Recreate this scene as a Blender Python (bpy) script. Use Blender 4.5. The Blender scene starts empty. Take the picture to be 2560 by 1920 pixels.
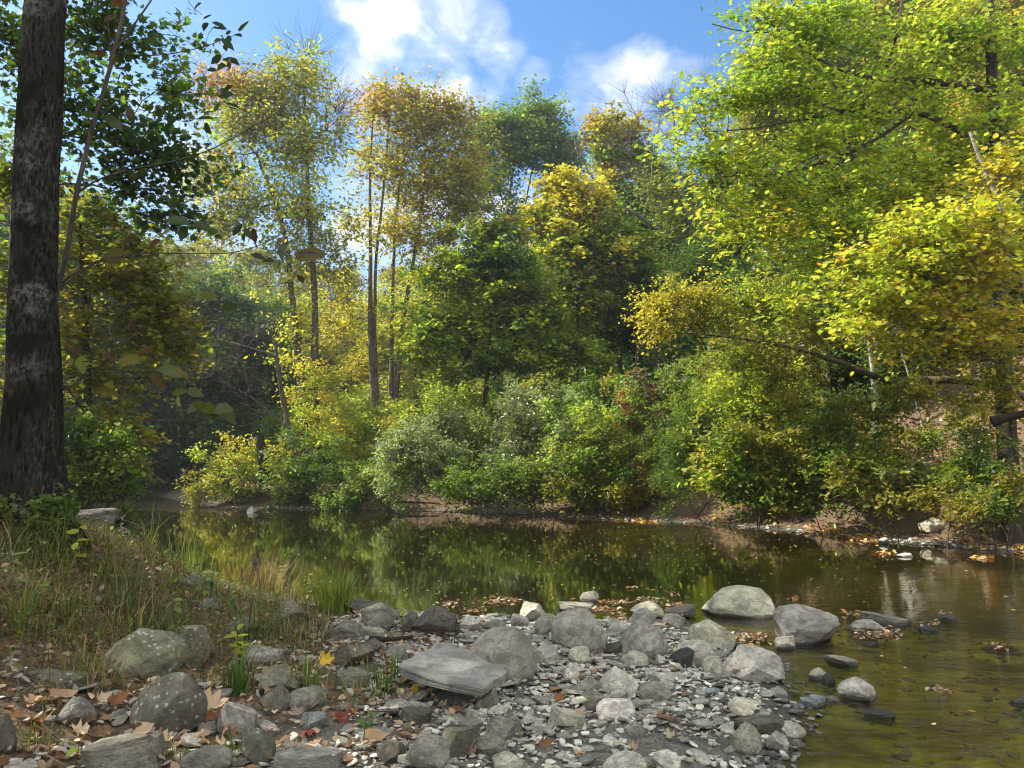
import bpy, bmesh, math, random
import numpy as np
from mathutils import Vector, Matrix, Euler
rng = np.random.default_rng(11)
random.seed(11)
scene = bpy.context.scene
COL = scene.collection
R = math.radians

# ------------------------------------------------------------------ camera
FPX = 1932.0                       # focal length in photo pixels (photo is 2560 x 1920)
CAMH = 1.35
PITCH = math.atan(200.0 / FPX)     # the horizon lies at photo row 1160
CP, SP = math.cos(PITCH), math.sin(PITCH)
cam_d = bpy.data.cameras.new('camera')
cam = bpy.data.objects.new('camera', cam_d)
COL.objects.link(cam)
cam.location = (0, 0, CAMH)
cam.rotation_euler = (R(90) + PITCH, 0, 0)
cam_d.sensor_width = 36
cam_d.lens = 36 * FPX / 2560
cam_d.clip_start = 0.05
cam_d.clip_end = 3000
scene.camera = cam


def ray(u, v):
    a = (u - 1280) / FPX
    b = -(v - 960) / FPX
    return np.array([a, CP - b * SP, SP + b * CP])


def at_y(u, v, Y):
    d = ray(u, v)
    return np.array([0, 0, CAMH]) + d * (Y / d[1])


def at_z(u, v, z):
    d = ray(u, v)
    return np.array([0, 0, CAMH]) + d * ((z - CAMH) / d[2])


def smooth(e0, e1, x):
    t = np.clip((np.asarray(x, float) - e0) / (e1 - e0), 0, 1)
    return t * t * (3 - 2 * t)


def unit(v):
    n = np.linalg.norm(v, axis=-1, keepdims=True)
    return v / np.maximum(n, 1e-9)


# ------------------------------------------------------------------ meshes
def mk_mesh(name, V, faces, cols=None, smooth_on=False, mat=None):
    """V (n,3); faces: array (m,k) or a list of such arrays; cols (m,3) per face."""
    if not isinstance(faces, list):
        faces = [faces]
    faces = [np.asarray(f, np.int32) for f in faces if len(f)]
    me = bpy.data.meshes.new(name)
    V = np.asarray(V, np.float32)
    me.vertices.add(len(V))
    me.vertices.foreach_set('co', V.ravel())
    loops = np.concatenate([f.ravel() for f in faces])
    starts, s = [], 0
    for f in faces:
        m, k = f.shape
        starts.append(s + np.arange(m) * k)
        s += m * k
    starts = np.concatenate(starts).astype(np.int32)
    me.loops.add(len(loops))
    me.loops.foreach_set('vertex_index', loops)
    me.polygons.add(len(starts))
    me.polygons.foreach_set('loop_start', starts)
    if smooth_on:
        me.polygons.foreach_set('use_smooth', np.ones(len(starts), bool))
    me.update(calc_edges=True)
    if cols is not None:
        at = me.attributes.new('tint', 'FLOAT_COLOR', 'FACE')
        c4 = np.ones((len(starts), 4), np.float32)
        c4[:, :3] = cols
        at.data.foreach_set('color', c4.ravel())
    if mat is not None:
        me.materials.append(mat)
    return me


def link(name, me, parent=None):
    o = bpy.data.objects.new(name, me)
    COL.objects.link(o)
    if parent is not None:
        o.parent = parent
    return o


def tag(o, label=None, cat=None, group=None, kind=None):
    if label: o['label'] = label
    if cat: o['category'] = cat
    if group: o['group'] = group
    if kind: o['kind'] = kind
    return o


def thing(name, loc, label, cat, group=None):
    o = bpy.data.objects.new(name, None)
    o.empty_display_size = 0.2
    COL.objects.link(o)
    o.location = loc
    return tag(o, label, cat, group)


# ------------------------------------------------------------------ node helpers
class NT:
    def __init__(self, name):
        self.m = bpy.data.materials.new(name)
        self.m.use_nodes = True
        self.t = self.m.node_tree
        self.t.nodes.clear()
        self.out = self.t.nodes.new('ShaderNodeOutputMaterial')

    def n(self, typ, **kw):
        nd = self.t.nodes.new('ShaderNode' + typ)
        for k, v in kw.items():
            if k.startswith('_'):
                setattr(nd, k[1:], v)
            else:
                self.set(nd, k, v)
        return nd

    def set(self, nd, key, v):
        key = key.replace('__', ' ')
        sock = nd.inputs[int(key[1:])] if key[0] == 'i' and key[1:].isdigit() else nd.inputs[key]
        if isinstance(v, bpy.types.NodeSocket):
            self.t.links.new(v, sock)
        else:
            if sock.type == 'RGBA' and len(v) == 3:
                v = (*v, 1)
            sock.default_value = v

    def math(self, op, a, b=0.5, c=None, clamp=False):
        nd = self.n('Math', _operation=op, i0=a, i1=b)
        if c is not None: self.set(nd, 'i2', c)
        nd.use_clamp = clamp
        return nd.outputs[0]

    def mix(self, f, a, b, blend='MIX'):
        nd = self.n('Mix', _data_type='RGBA', _blend_type=blend)
        self.set(nd, 'i0', f); self.set(nd, 'i6', a); self.set(nd, 'i7', b)
        return nd.outputs[2]

    def ramp(self, f, stops):
        nd = self.n('ValToRGB', Fac=f)
        e = nd.color_ramp.elements
        while len(e) < len(stops): e.new(0.5)
        for el, (p, c) in zip(e, stops):
            el.position = p
            el.color = (*c, 1) if hasattr(c, '__len__') else (c, c, c, 1)
        return nd.outputs[0]

    def noise(self, vec, scale, detail=4, rough=.55, dist=0):
        nd = self.n('TexNoise', Vector=vec, Scale=scale, Detail=detail, Roughness=rough, Distortion=dist)
        return nd.outputs[0]

    def mapping(self, vec, scale=(1, 1, 1), loc=(0, 0, 0), rot=(0, 0, 0)):
        return self.n('Mapping', Vector=vec, Location=loc, Rotation=rot, Scale=scale).outputs[0]

    def bump(self, h, strength=.5, dist=.02):
        return self.n('Bump', Height=h, Strength=strength, Distance=dist).outputs[0]

    def done(self, shader):
        self.t.links.new(shader, self.out.inputs[0])
        return self.m


# ------------------------------------------------------------------ terrain shape
NEAR_SHORE = [(-60, 58), (-40, 46), (-28, 36), (-20, 29), (-15, 25), (-11, 20), (-8.4, 17), (-7.1, 15.0), (-5.6, 12.2), (-4.85, 10.9),
              (-3.4, 9.2), (-2.4, 8.15), (-1.8, 7.67), (-1.08, 7.45), (-.1, 7.0), (.42, 6.7), (1.3, 6.95), (1.75, 6.4),
              (1.75, 5.7), (1.68, 4.9), (1.5, 4.2), (1.25, 3.75), (1.12, 3.43), (1.0, 2.6), (.95, 1.5), (.8, -4), (1.2, -30)]
FAR_SHORE = [(14, -30), (11, 0), (9.6, 6), (8.6, 9.2), (7.7, 11.6), (7.2, 12.4), (6.35, 14.1), (5.2, 16.3), (3.9, 18), (1.2, 19.8),
             (-2.1, 22.3), (-5.2, 23.3), (-8.9, 24), (-11, 26.5), (-14.5, 32), (-19.5, 37.5), (-28, 44.5), (-40, 54), (-60, 66)]
POLY = np.array(NEAR_SHORE + FAR_SHORE, float)
N_NEAR = len(NEAR_SHORE)


def shore(x, y):
    """signed distance to the water's edge (+ on land) and whether the nearest bank is the far one"""
    x = np.asarray(x, float).ravel(); y = np.asarray(y, float).ravel()
    best = np.full(x.shape, 1e9); far = np.zeros(x.shape, bool); inside = np.zeros(x.shape, bool)
    n = len(POLY)
    for i in range(n):
        a, b = POLY[i], POLY[(i + 1) % n]
        dx, dy = b - a
        t = np.clip(((x - a[0]) * dx + (y - a[1]) * dy) / (dx * dx + dy * dy), 0, 1)
        d = np.hypot(x - a[0] - t * dx, y - a[1] - t * dy)
        up = d < best
        best = np.where(up, d, best)
        far = np.where(up, i >= N_NEAR, far)
        c = (a[1] > y) != (b[1] > y)
        with np.errstate(divide='ignore', invalid='ignore'):
            xi = a[0] + (y - a[1]) * dx / (dy if dy else 1e-9)
        inside ^= c & (x < xi)
    return np.where(inside, -best, best), far


def wob(x, y, f, s):
    return (np.sin(x * f + s) * np.cos(y * f * 1.13 + 1.7 * s) + .5 * np.sin(x * f * 2.3 + y * f * 1.7 + 2.1 * s)
            + .35 * np.sin(x * f * 3.9 - y * f * 4.7 + s * 3))


def hgt(x, y):
    sh = np.shape(x)
    x = np.asarray(x, float).ravel(); y = np.asarray(y, float).ravel()
    d, far = shore(x, y)
    d = d + .10 * wob(x, y, 1.6, .4) * smooth(.1, 1.5, np.abs(d) + .1) + .03 * wob(x, y, 5, 2)
    dl = np.maximum(d, 0)
    # bed
    bed = -np.minimum(.75, .16 * np.maximum(-d, 0) ** .8 * (1 - .55 * smooth(.2, 1.2, x) * smooth(9, 6, y))) + .015 * wob(x, y, 2.2, 1.1) * smooth(0, 1, -d)
    # near bank
    nb = .13 * np.minimum(dl, 1.3) + .05 * np.maximum(dl - 1.3, 0)
    nb = nb + .72 * smooth(1.3, 3.9, -x) * smooth(.2, 2.6, dl) * (1 - .75 * smooth(7.5, 11.5, y)) + .18 * np.maximum(-x - 6, 0) * smooth(1, 4, dl)
    nb = nb + .018 * wob(x, y, 3.1, .3) * smooth(0, .6, dl) + .008 * wob(x, y, 11, 1.3) * smooth(0, .3, dl)
    # far bank: a narrow muddy strip, a low cut, then woodland floor rising to the right and behind
    rt = smooth(4.5, 9.0, x + .28 * np.maximum(y - 13, 0) * 0)
    fb = .11 * np.minimum(dl, 1.0) + .50 * smooth(.7, 1.6, dl) * (1 - .3 * rt) + .035 * np.maximum(dl - 1.5, 0)
    slope = smooth(5.0, 8.5, x)
    fb = fb + slope * (.78 * np.clip(dl - .9, 0, 4.5) + .38 * np.clip(dl - 5.4, 0, 11))
    fb = fb + .10 * wob(x, y, .9, 2.2) * smooth(.8, 3, dl) + .02 * wob(x, y, 5, .9) * smooth(.2, 1, dl)
    hill = 5 * smooth(46, 95, y) * smooth(-2, -14, x) + 6 * smooth(52, 110, y) + .22 * np.maximum(-x - 14, 0) * smooth(26, 40, y + .3 * x)
    z = np.where(d < 0, bed, np.where(far, fb, nb)) + np.where(d > 0, hill, 0)
    return z.reshape(sh)


def h1(x, y):
    return float(hgt(np.array([x]), np.array([y]))[0])


_T = np.concatenate([np.linspace(1.2, 12, 700), np.geomspace(12.05, 140, 500)])


def ground(u, v, lift=0.0):
    """where the line of sight through photo pixel (u, v) meets the terrain or the water"""
    d = ray(u, v)
    P = np.array([0, 0, CAMH])[None] + _T[:, None] * d[None]
    hh = np.maximum(hgt(P[:, 0], P[:, 1]), 0) + lift
    k = np.nonzero(P[:, 2] < hh)[0]
    i = int(k[0]) if len(k) else len(_T) - 1
    if i == 0: return P[0]
    f0, f1 = P[i - 1, 2] - hh[i - 1], P[i, 2] - hh[i]
    t = f0 / max(f0 - f1, 1e-9)
    return P[i - 1] + (P[i] - P[i - 1]) * min(max(t, 0), 1)
HAZE = 0.0010
# ------------------------------------------------------------------ materials
def leaf_material(name, trans=.56, rough=.42, warm=(1.18, 1.24, .62), spec=.35):
    t = NT(name)
    a = t.n('Attribute', _attribute_name='tint').outputs[0]
    geo = t.n('NewGeometry')
    bs = t.n('BsdfPrincipled', Base__Color=a, Roughness=rough)
    bs.inputs['Specular IOR Level'].default_value = spec
    tr = t.n('BsdfTranslucent', Color=t.mix(1.0, a, warm, 'MULTIPLY'))
    mx = t.n('MixShader', Fac=trans)
    t.t.links.new(bs.outputs[0], mx.inputs[1]); t.t.links.new(tr.outputs[0], mx.inputs[2])
    return t.done(mx.outputs[0])


M = {}
M['leaf'] = leaf_material('leaf')
M['leaf_gloss'] = leaf_material('leaf_waxy', .35, .3, (1.2, 1.1, .6), .5)
M['grass'] = leaf_material('grass_blade', .4, .55, (1.15, 1.08, .6), .25)
M['dead_leaf'] = leaf_material('dry_leaf', .2, .7, (1.1, .95, .7), .15)


def bark(name, dark, light, vs=(9, 9, 1.6), lichen=None, scale=1.0, rough=.9, bstr=.8):
    t = NT(name)
    co = t.n('TexCoord').outputs['Object']
    oi = t.n('ObjectInfo')
    v = t.mapping(co, tuple(s * scale for s in vs))
    n1 = t.noise(v, 2.2, 8, .68, .6)
    n2 = t.noise(co, 2.5 * scale, 4, .6)
    ridg = t.ramp(n1, [(.36, 0.0), (.52, .55), (.66, 1.0)])
    c = t.mix(ridg, dark, light)
    c = t.mix(t.ramp(n2, [(.35, 0.0), (.7, .55)]), c, tuple(x * .55 for x in dark))
    if lichen is not None:
        n3 = t.noise(co, 2.1 * scale, 3, .5)
        n4 = t.noise(co, 26 * scale, 6, .7)
        f = t.math('MULTIPLY', t.ramp(n3, [(.5, 0.0), (.62, 1.0)]), t.ramp(n4, [(.42, 0.0), (.56, 1.0)]))
        c = t.mix(f, c, lichen)
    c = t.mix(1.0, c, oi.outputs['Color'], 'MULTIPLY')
    bs = t.n('BsdfPrincipled', Base__Color=c, Roughness=rough, Normal=t.bump(n1, bstr, .03 / scale))
    bs.inputs['Specular IOR Level'].default_value = .2
    return t.done(bs.outputs[0])


M['bark'] = bark('bark_grey_brown', (.035, .028, .022), (.19, .165, .135))
def big_bark():
    t = NT('bark_furrowed_lichen')
    co = t.n('TexCoord').outputs['Object']
    pl = t.n('TexVoronoi', _feature='F1', Vector=t.mapping(co, (1, 1, .26)), Scale=34.0, Randomness=1.0)
    wr = t.noise(t.mapping(co, (1, 1, .3)), 26, 7, .75, .8)
    fl = t.noise(t.mapping(co, (1, 1, .30)), 62, 5, .7, .4)
    lg = t.noise(co, 1.5, 4, .6, .5)
    mo = t.noise(co, 2.6, 5, .6, .3)
    crev = t.math('ADD', t.math('MULTIPLY', pl.outputs[0], .55), t.math('MULTIPLY', wr, .55))
    c = t.mix(t.ramp(crev, [(.36, 0.0), (.62, 1.0)]), (.003, .0028, .0022), (.024, .021, .016))
    flk = t.math('MULTIPLY', t.ramp(fl, [(.50, 0.0), (.60, 1.0)]), t.ramp(lg, [(.40, 0.0), (.62, .85)]))
    c = t.mix(flk, c, (.10, .097, .082))
    c = t.mix(t.ramp(mo, [(.50, 0.0), (.60, .92)]), c, (.010, .011, .006))
    n3 = t.noise(co, 2.1, 3, .5); n4 = t.noise(co, 30, 6, .75)
    f = t.math('MULTIPLY', t.ramp(n3, [(.55, 0.0), (.64, 1.0)]), t.ramp(n4, [(.45, 0.0), (.54, 1.0)]))
    c = t.mix(f, c, (.125, .13, .105))
    h = t.math('ADD', t.math('MULTIPLY', crev, -.8), t.math('MULTIPLY', n4, .25))
    bs = t.n('BsdfPrincipled', Base__Color=c, Roughness=.95, Normal=t.bump(crev, 1.0, .03))
    bs.inputs['Specular IOR Level'].default_value = .12
    return t.done(bs.outputs[0])


M['bark_big'] = big_bark()
M['bark_old'] = bark('bark_furrowed_lichen', (.007, .006, .005), (.058, .050, .041), (15, 15, 2.1), (.17, .175, .145), 1.0, .92, 1.0)
M['bark_pale'] = bark('bark_pale_dead', (.16, .14, .115), (.42, .39, .33))
M['bark_birch'] = bark('bark_birch', (.10, .085, .07), (.52, .49, .43), (2, 2, 9))
M['wood_log'] = bark('weathered_driftwood', (.05, .04, .03), (.25, .22, .18), (3, 12, 12), None, 1.0)
M['twig'] = bark('twig_brown', (.05, .04, .03), (.16, .13, .10))


def rock_material(name, lichen=False, layers=.42):
    t = NT(name)
    tc = t.n('TexCoord'); co = tc.outputs['Object']
    oi = t.n('ObjectInfo')
    off = t.n('VectorMath', _operation='ADD', i0=co)
    cmb = t.n('CombineXYZ', X=t.math('MULTIPLY', oi.outputs['Random'], 37.0), Y=t.math('MULTIPLY', oi.outputs['Random'], 91.0), Z=0.0)
    t.set(off, 'i1', cmb.outputs[0])
    p = off.outputs[0]
    geo = t.n('NewGeometry')
    wp = geo.outputs['Position']
    n1 = t.noise(p, 2.3, 6, .62)
    n2 = t.noise(wp, 60, 5, .7)
    st = t.noise(t.mapping(p, (1.2, 1.2, 7), rot=(.35, .2, 0)), 2.2, 5, .6, .4)
    n5 = t.noise(wp, 260, 3, .7)
    c = t.mix(t.ramp(n1, [(.3, .0), (.72, 1.0)]), (.44, .43, .40), (1.32, 1.30, 1.22))
    c = t.mix(t.math('MULTIPLY', t.ramp(st, [(.42, 1.0), (.56, 0.0)]), layers), c, (.36, .35, .32))
    n6 = t.noise(p, 7, 7, .75, .5)
    c = t.mix(t.math('MULTIPLY', t.ramp(n6, [(.42, 1.0), (.53, 0.0)]), .72), c, (.33, .32, .29))
    c = t.mix(t.math('MULTIPLY', t.ramp(n2, [(.34, 1.0), (.5, 0.0)]), .5), c, (.45, .44, .41))
    c = t.mix(t.math('MULTIPLY', t.ramp(n5, [(.55, 0.0), (.68, 1.0)]), .35), c, (1.35, 1.33, 1.27))
    c = t.mix(1.0, c, oi.outputs['Color'], 'MULTIPLY')
    if lichen:
        vo = t.n('TexVoronoi', Vector=t.n('VectorMath', _operation='ADD', i0=wp, i1=(0, 0, 0)).outputs[0], Scale=34.0)
        nn = t.noise(wp, 90, 4, .6)
        dd = t.math('ADD', vo.outputs[0], t.math('MULTIPLY', nn, .35))
        big = t.noise(wp, 7, 2, .5)
        f = t.math('MULTIPLY', t.ramp(dd, [(.40, 1.0), (.46, 0.0)]), t.ramp(big, [(.46, 0.0), (.56, 1.0)]))
        c = t.mix(f, c, (.34, .35, .30))
        ms = t.noise(wp, 5, 4, .6)
        c = t.mix(t.math('MULTIPLY', t.ramp(ms, [(.48, 0.0), (.66, 1.0)]), .6), c, (.07, .075, .045))
    # wet where the stone stands in the water
    z = t.n('SeparateXYZ', Vector=wp).outputs[2]
    wn = t.noise(wp, 14, 3, .5)
    lvl = t.math('ADD', z, t.math('MULTIPLY', t.math('SUBTRACT', wn, .5), .05))
    wet = t.ramp(t.math('MULTIPLY', lvl, 10.0), [(.16, 1.0), (.30, 0.0)])
    c = t.mix(t.math('MULTIPLY', wet, .78), c, (.035, .036, .032))
    h = t.math('ADD', t.math('MULTIPLY', st, layers), t.math('MULTIPLY', n2, .35))
    h = t.math('ADD', h, t.math('MULTIPLY', n6, .9))
    ro = t.math('SUBTRACT', .86, t.math('MULTIPLY', wet, .55))
    bs = t.n('BsdfPrincipled', Base__Color=c, Roughness=ro, Normal=t.bump(h, .9, .02))
    bs.inputs['Specular IOR Level'].default_value = .35
    return t.done(bs.outputs[0])


M['rock'] = rock_material('river_stone', False, .08)
M['shale'] = rock_material('layered_shale', False, .45)
M['rock_lichen'] = rock_material('lichen_stone', True, .05)


def gravel_material():
    t = NT('gravel_stone')
    geo = t.n('NewGeometry'); wp = geo.outputs['Position']
    a = t.n('Attribute', _attribute_name='tint').outputs[0]
    n2 = t.noise(wp, 70, 5, .7)
    c = t.mix(t.ramp(n2, [(.3, 0.0), (.7, 1.0)]), (.6, .6, .57), (1.15, 1.14, 1.1))
    c = t.mix(1.0, c, a, 'MULTIPLY')
    z = t.n('SeparateXYZ', Vector=wp).outputs[2]
    wn = t.noise(wp, 9, 3, .5)
    lvl = t.math('ADD', z, t.math('MULTIPLY', t.math('SUBTRACT', wn, .5), .05))
    wet = t.ramp(t.math('MULTIPLY', lvl, 10.0), [(.16, 1.0), (.30, 0.0)])
    c = t.mix(t.math('MULTIPLY', wet, .75), c, (.04, .04, .034))
    bs = t.n('BsdfPrincipled', Base__Color=c, Roughness=t.math('SUBTRACT', .88, t.math('MULTIPLY', wet, .5)), Normal=t.bump(n2, .5, .008))
    return t.done(bs.outputs[0])


M['gravel'] = gravel_material()


def ground_material():
    t = NT('bank_soil_and_bed')
    geo = t.n('NewGeometry'); wp = geo.outputs['Position']
    sx = t.n('SeparateXYZ', Vector=wp); z = sx.outputs[2]
    zone = t.n('Attribute', _attribute_name='zone').outputs[2]     # 0 gravel bar, 1 leafy soil
    n1 = t.noise(wp, 1.6, 5, .6); n2 = t.noise(wp, 22, 6, .7); n3 = t.noise(wp, 120, 4, .7)
    vor = t.n('TexVoronoi', Vector=wp, Scale=60.0); vcol = vor.outputs[1]
    sand = t.mix(t.ramp(n2, [(.3, 0.0), (.7, 1.0)]), (.072, .061, .044), (.205, .18, .135))
    sand = t.mix(t.ramp(n3, [(.4, 0.0), (.75, .55)]), sand, (.24, .23, .195))
    cel = t.n('TexVoronoi', Vector=t.mapping(wp, (1, 1, 1)), Scale=85.0); cg = t.n('SeparateColor', Color=cel.outputs[1]).outputs[1]
    cel2 = t.n('TexVoronoi', Vector=wp, Scale=190.0); cg2 = t.n('SeparateColor', Color=cel2.outputs[1]).outputs[1]
    grit = t.mix(.5, t.ramp(cg, [(0.0, (.05, .047, .04)), (.5, (.16, .155, .135)), (1.0, (.34, .33, .30))]), t.ramp(cg2, [(0.0, (.06, .055, .045)), (1.0, (.30, .29, .26))]))
    grit = t.mix(t.ramp(cel.outputs[0], [(.30, 0.0), (.62, .8)]), grit, (.03, .027, .022))
    sand = t.mix(t.ramp(t.noise(wp, 2.3, 4, .6), [(.42, .25), (.6, .9)]), sand, grit)
    soil = t.mix(t.ramp(n2, [(.3, 0.0), (.7, 1.0)]), (.024, .020, .013), (.078, .064, .044))
    vb = t.n('SeparateColor', Color=vcol).outputs[0]
    lit = t.ramp(vb, [(.0, (.055, .036, .02)), (.4, (.12, .08, .045)), (.75, (.22, .135, .06)), (1., (.16, .12, .08))])
    soil = t.mix(t.ramp(n1, [(.3, .25), (.65, .85)]), soil, lit)
    land = t.mix(zone, sand, soil)
    wn = t.noise(wp, 4, 4, .6)
    lvl = t.math('ADD', z, t.math('MULTIPLY', t.math('SUBTRACT', wn, .5), .10))
    wet = t.ramp(t.math('MULTIPLY', lvl, 5.0), [(.05, 1.0), (.22, 0.0)])
    land = t.mix(t.math('MULTIPLY', wet, .62), land, (.030, .026, .018))
    alg = t.noise(t.mapping(wp, (1.0, 2.2, 1)), 1.5, 5, .6, .8)
    bed = t.mix(t.ramp(alg, [(.38, 0.0), (.62, 1.0)]), (.13, .105, .03), (.40, .42, .06))
    bed = t.mix(t.ramp(n2, [(.3, .5), (.62, 0.0)]), bed, (.03, .026, .012))
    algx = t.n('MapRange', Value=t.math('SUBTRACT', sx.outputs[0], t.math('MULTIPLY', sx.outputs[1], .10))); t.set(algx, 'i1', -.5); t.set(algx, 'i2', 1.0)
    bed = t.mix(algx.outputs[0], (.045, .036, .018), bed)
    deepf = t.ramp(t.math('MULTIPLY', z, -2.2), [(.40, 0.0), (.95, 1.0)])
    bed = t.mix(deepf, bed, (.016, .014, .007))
    under = t.ramp(t.math('ADD', t.math('MULTIPLY', z, 12.0), .5), [(.3, 1.0), (.5, 0.0)])
    c = t.mix(under, land, bed)
    h = t.math('ADD', t.math('MULTIPLY', n2, .6), t.math('MULTIPLY', n3, .35))
    bs = t.n('BsdfPrincipled', Base__Color=c, Roughness=t.math('SUBTRACT', .92, t.math('MULTIPLY', wet, .45)), Normal=t.bump(h, .7, .03))
    bs.inputs['Specular IOR Level'].default_value = .25
    return t.done(bs.outputs[0])


M['ground'] = ground_material()


def water_material():
    t = NT('creek_water')
    geo = t.n('NewGeometry'); wp = geo.outputs['Position']
    sx = t.n('SeparateXYZ', Vector=wp)
    n1 = t.noise(t.mapping(wp, (1.0, 2.0, 1)), 3.2, 3, .5, .3)
    n2 = t.noise(t.mapping(wp, (1.0, 1.6, 1)), 15, 2, .5, .4)
    n3 = t.noise(t.mapping(wp, (1.3, 4.0, 1), rot=(0, 0, -.25)), 4.5, 4, .55, .9)
    run = t.n('MapRange', _interpolation_type='SMOOTHSTEP', Value=t.math('ADD', sx.outputs[0], t.math('MULTIPLY', sx.outputs[1], -.45)))
    t.set(run, 'i1', -2.2); t.set(run, 'i2', 1.2)
    near = t.n('MapRange', _interpolation_type='SMOOTHSTEP', Value=sx.outputs[1]); t.set(near, 'i1', 11.0); t.set(near, 'i2', 6.5)
    flow = t.math('MULTIPLY', run.outputs[0], near.outputs[0])
    far = t.n('MapRange', _interpolation_type='SMOOTHSTEP', Value=t.math('ADD', sx.outputs[1], t.math('MULTIPLY', sx.outputs[0], -.6))); t.set(far, 'i1', 27.0); t.set(far, 'i2', 31.0)
    h = t.math('ADD', t.math('MULTIPLY', n1, .020), t.math('MULTIPLY', n2, .009))
    h = t.math('ADD', h, t.math('MULTIPLY', n3, t.math('ADD', t.math('MULTIPLY', flow, 1.5), t.math('MULTIPLY', far.outputs[0], 4.5))))
    nm = t.bump(h, .6, .028)
    fr = t.n('Fresnel', IOR=1.333, Normal=nm)
    gl = t.n('BsdfGlossy', Color=(1, 1, 1), Roughness=.012, Normal=nm)
    tr = t.n('BsdfTransparent', Color=(.84, .79, .52))
    mk = t.n('BsdfDiffuse', Color=(.085, .066, .024), Normal=nm)
    body = t.n('MixShader', Fac=.05); t.t.links.new(tr.outputs[0], body.inputs[1]); t.t.links.new(mk.outputs[0], body.inputs[2])
    mx = t.n('MixShader', Fac=fr.outputs[0]); t.t.links.new(body.outputs[0], mx.inputs[1]); t.t.links.new(gl.outputs[0], mx.inputs[2])
    return t.done(mx.outputs[0])


M['water'] = water_material()
# ------------------------------------------------------------------ leaves
def tmpl(kind):
    if kind == 'simple':
        v = [(0, 0, 0), (.45, .27, .07), (1, 0, -.05), (.45, -.27, .07)]
        return np.array(v), np.array([[0, 2, 1], [0, 3, 2]])
    if kind == 'oval':
        v = [(0, 0, 0), (.25, .21, .06), (.62, .24, .05), (1, 0, -.08), (.62, -.24, .05), (.25, -.21, .06)]
        return np.array(v), np.array([[0, 3, 2, 1], [0, 5, 4, 3]])
    if kind == 'narrow':
        v = [(0, 0, 0), (.3, .12, .03), (.65, .11, .0), (1, 0, -.12), (.65, -.11, .0), (.3, -.12, .03)]
        return np.array(v), np.array([[0, 3, 2, 1], [0, 5, 4, 3]])
    if kind == 'needle':
        v = [(0, 0, 0), (.5, .10, .0), (1, 0, -.06), (.5, -.10, .0)]
        return np.array(v), np.array([[0, 2, 1], [0, 3, 2]])
    if kind == 'maple':
        o = [(0, 0), (.12, .34), (.36, .46), (.42, .27), (.72, .42), (.68, .17), (1, 0), (.68, -.17), (.72, -.42), (.42, -.27), (.36, -.46), (.12, -.34)]
    else:  # oak, elongated with lobes
        o = [(0, 0), (.18, .16), (.30, .13), (.42, .32), (.52, .15), (.72, .30), (.75, .12), (1, 0), (.75, -.12), (.72, -.30), (.52, -.15), (.42, -.32), (.30, -.13), (.18, -.16)]
    v = [(x, y, .10 * abs(y) - .06 * x * x) for x, y in o] + [(.45, 0, -.02)]
    c = len(o)
    return np.array(v), np.array([[c, (i + 1) % c, i] for i in range(c)])


TM = {k: tmpl(k) for k in ('simple', 'oval', 'narrow', 'needle', 'maple', 'oak')}


def leaf_arrays(P, N, D, S, cols, kind):
    v, f = TM[kind]
    N = unit(N)
    Tn = unit(np.cross(N, D)); D = np.cross(Tn, N)
    n, k = len(P), len(v)
    curl = rng.uniform(.3, 1.8, (n, 1, 1))
    V = P[:, None] + S[:, None, None] * (v[None, :, 0:1] * D[:, None] + v[None, :, 1:2] * Tn[:, None] + curl * v[None, :, 2:3] * N[:, None])
    F = (np.arange(n) * k)[:, None, None] + f[None]
    return V.reshape(-1, 3), F.reshape(-1, f.shape[1]), np.repeat(cols, len(f), axis=0)


PAL = {
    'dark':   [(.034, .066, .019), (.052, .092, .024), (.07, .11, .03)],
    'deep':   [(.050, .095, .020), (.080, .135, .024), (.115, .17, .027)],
    'green':  [(.10, .165, .024), (.14, .21, .028), (.19, .25, .03)],
    'oak':    [(.18, .27, .035), (.26, .33, .04), (.33, .37, .045), (.38, .38, .048)],
    'lime':   [(.22, .30, .03), (.30, .36, .035), (.38, .38, .04)],
    'yellow': [(.34, .33, .025), (.42, .37, .028), (.46, .36, .03)],
    'gold':   [(.32, .28, .03), (.37, .31, .032), (.30, .28, .032)],
    'ashgold': [(.26, .21, .045), (.31, .25, .045), (.23, .20, .05)],
    'orange': [(.33, .19, .05), (.36, .24, .05), (.29, .16, .05)],
    'rust':   [(.24, .10, .035), (.30, .13, .04), (.20, .10, .045)],
    'red':    [(.15, .05, .035), (.19, .07, .04), (.12, .06, .04)],
    'olive':  [(.13, .135, .026), (.18, .17, .03), (.23, .19, .03)],
    'olgold': [(.18, .175, .026), (.24, .215, .028), (.15, .155, .025)],
    'silver': [(.22, .27, .15), (.29, .33, .20), (.16, .21, .10)],
    'sage':   [(.115, .15, .055), (.16, .19, .07), (.095, .125, .042)],
    'willow': [(.17, .18, .035), (.23, .23, .04), (.28, .24, .04)],
}


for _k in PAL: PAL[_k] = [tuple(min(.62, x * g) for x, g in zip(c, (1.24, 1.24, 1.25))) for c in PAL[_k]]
for _k in PAL: PAL[_k] = [(r_, g_, max(b_, .10 * g_ + .012)) for r_, g_, b_ in PAL[_k]]


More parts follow.
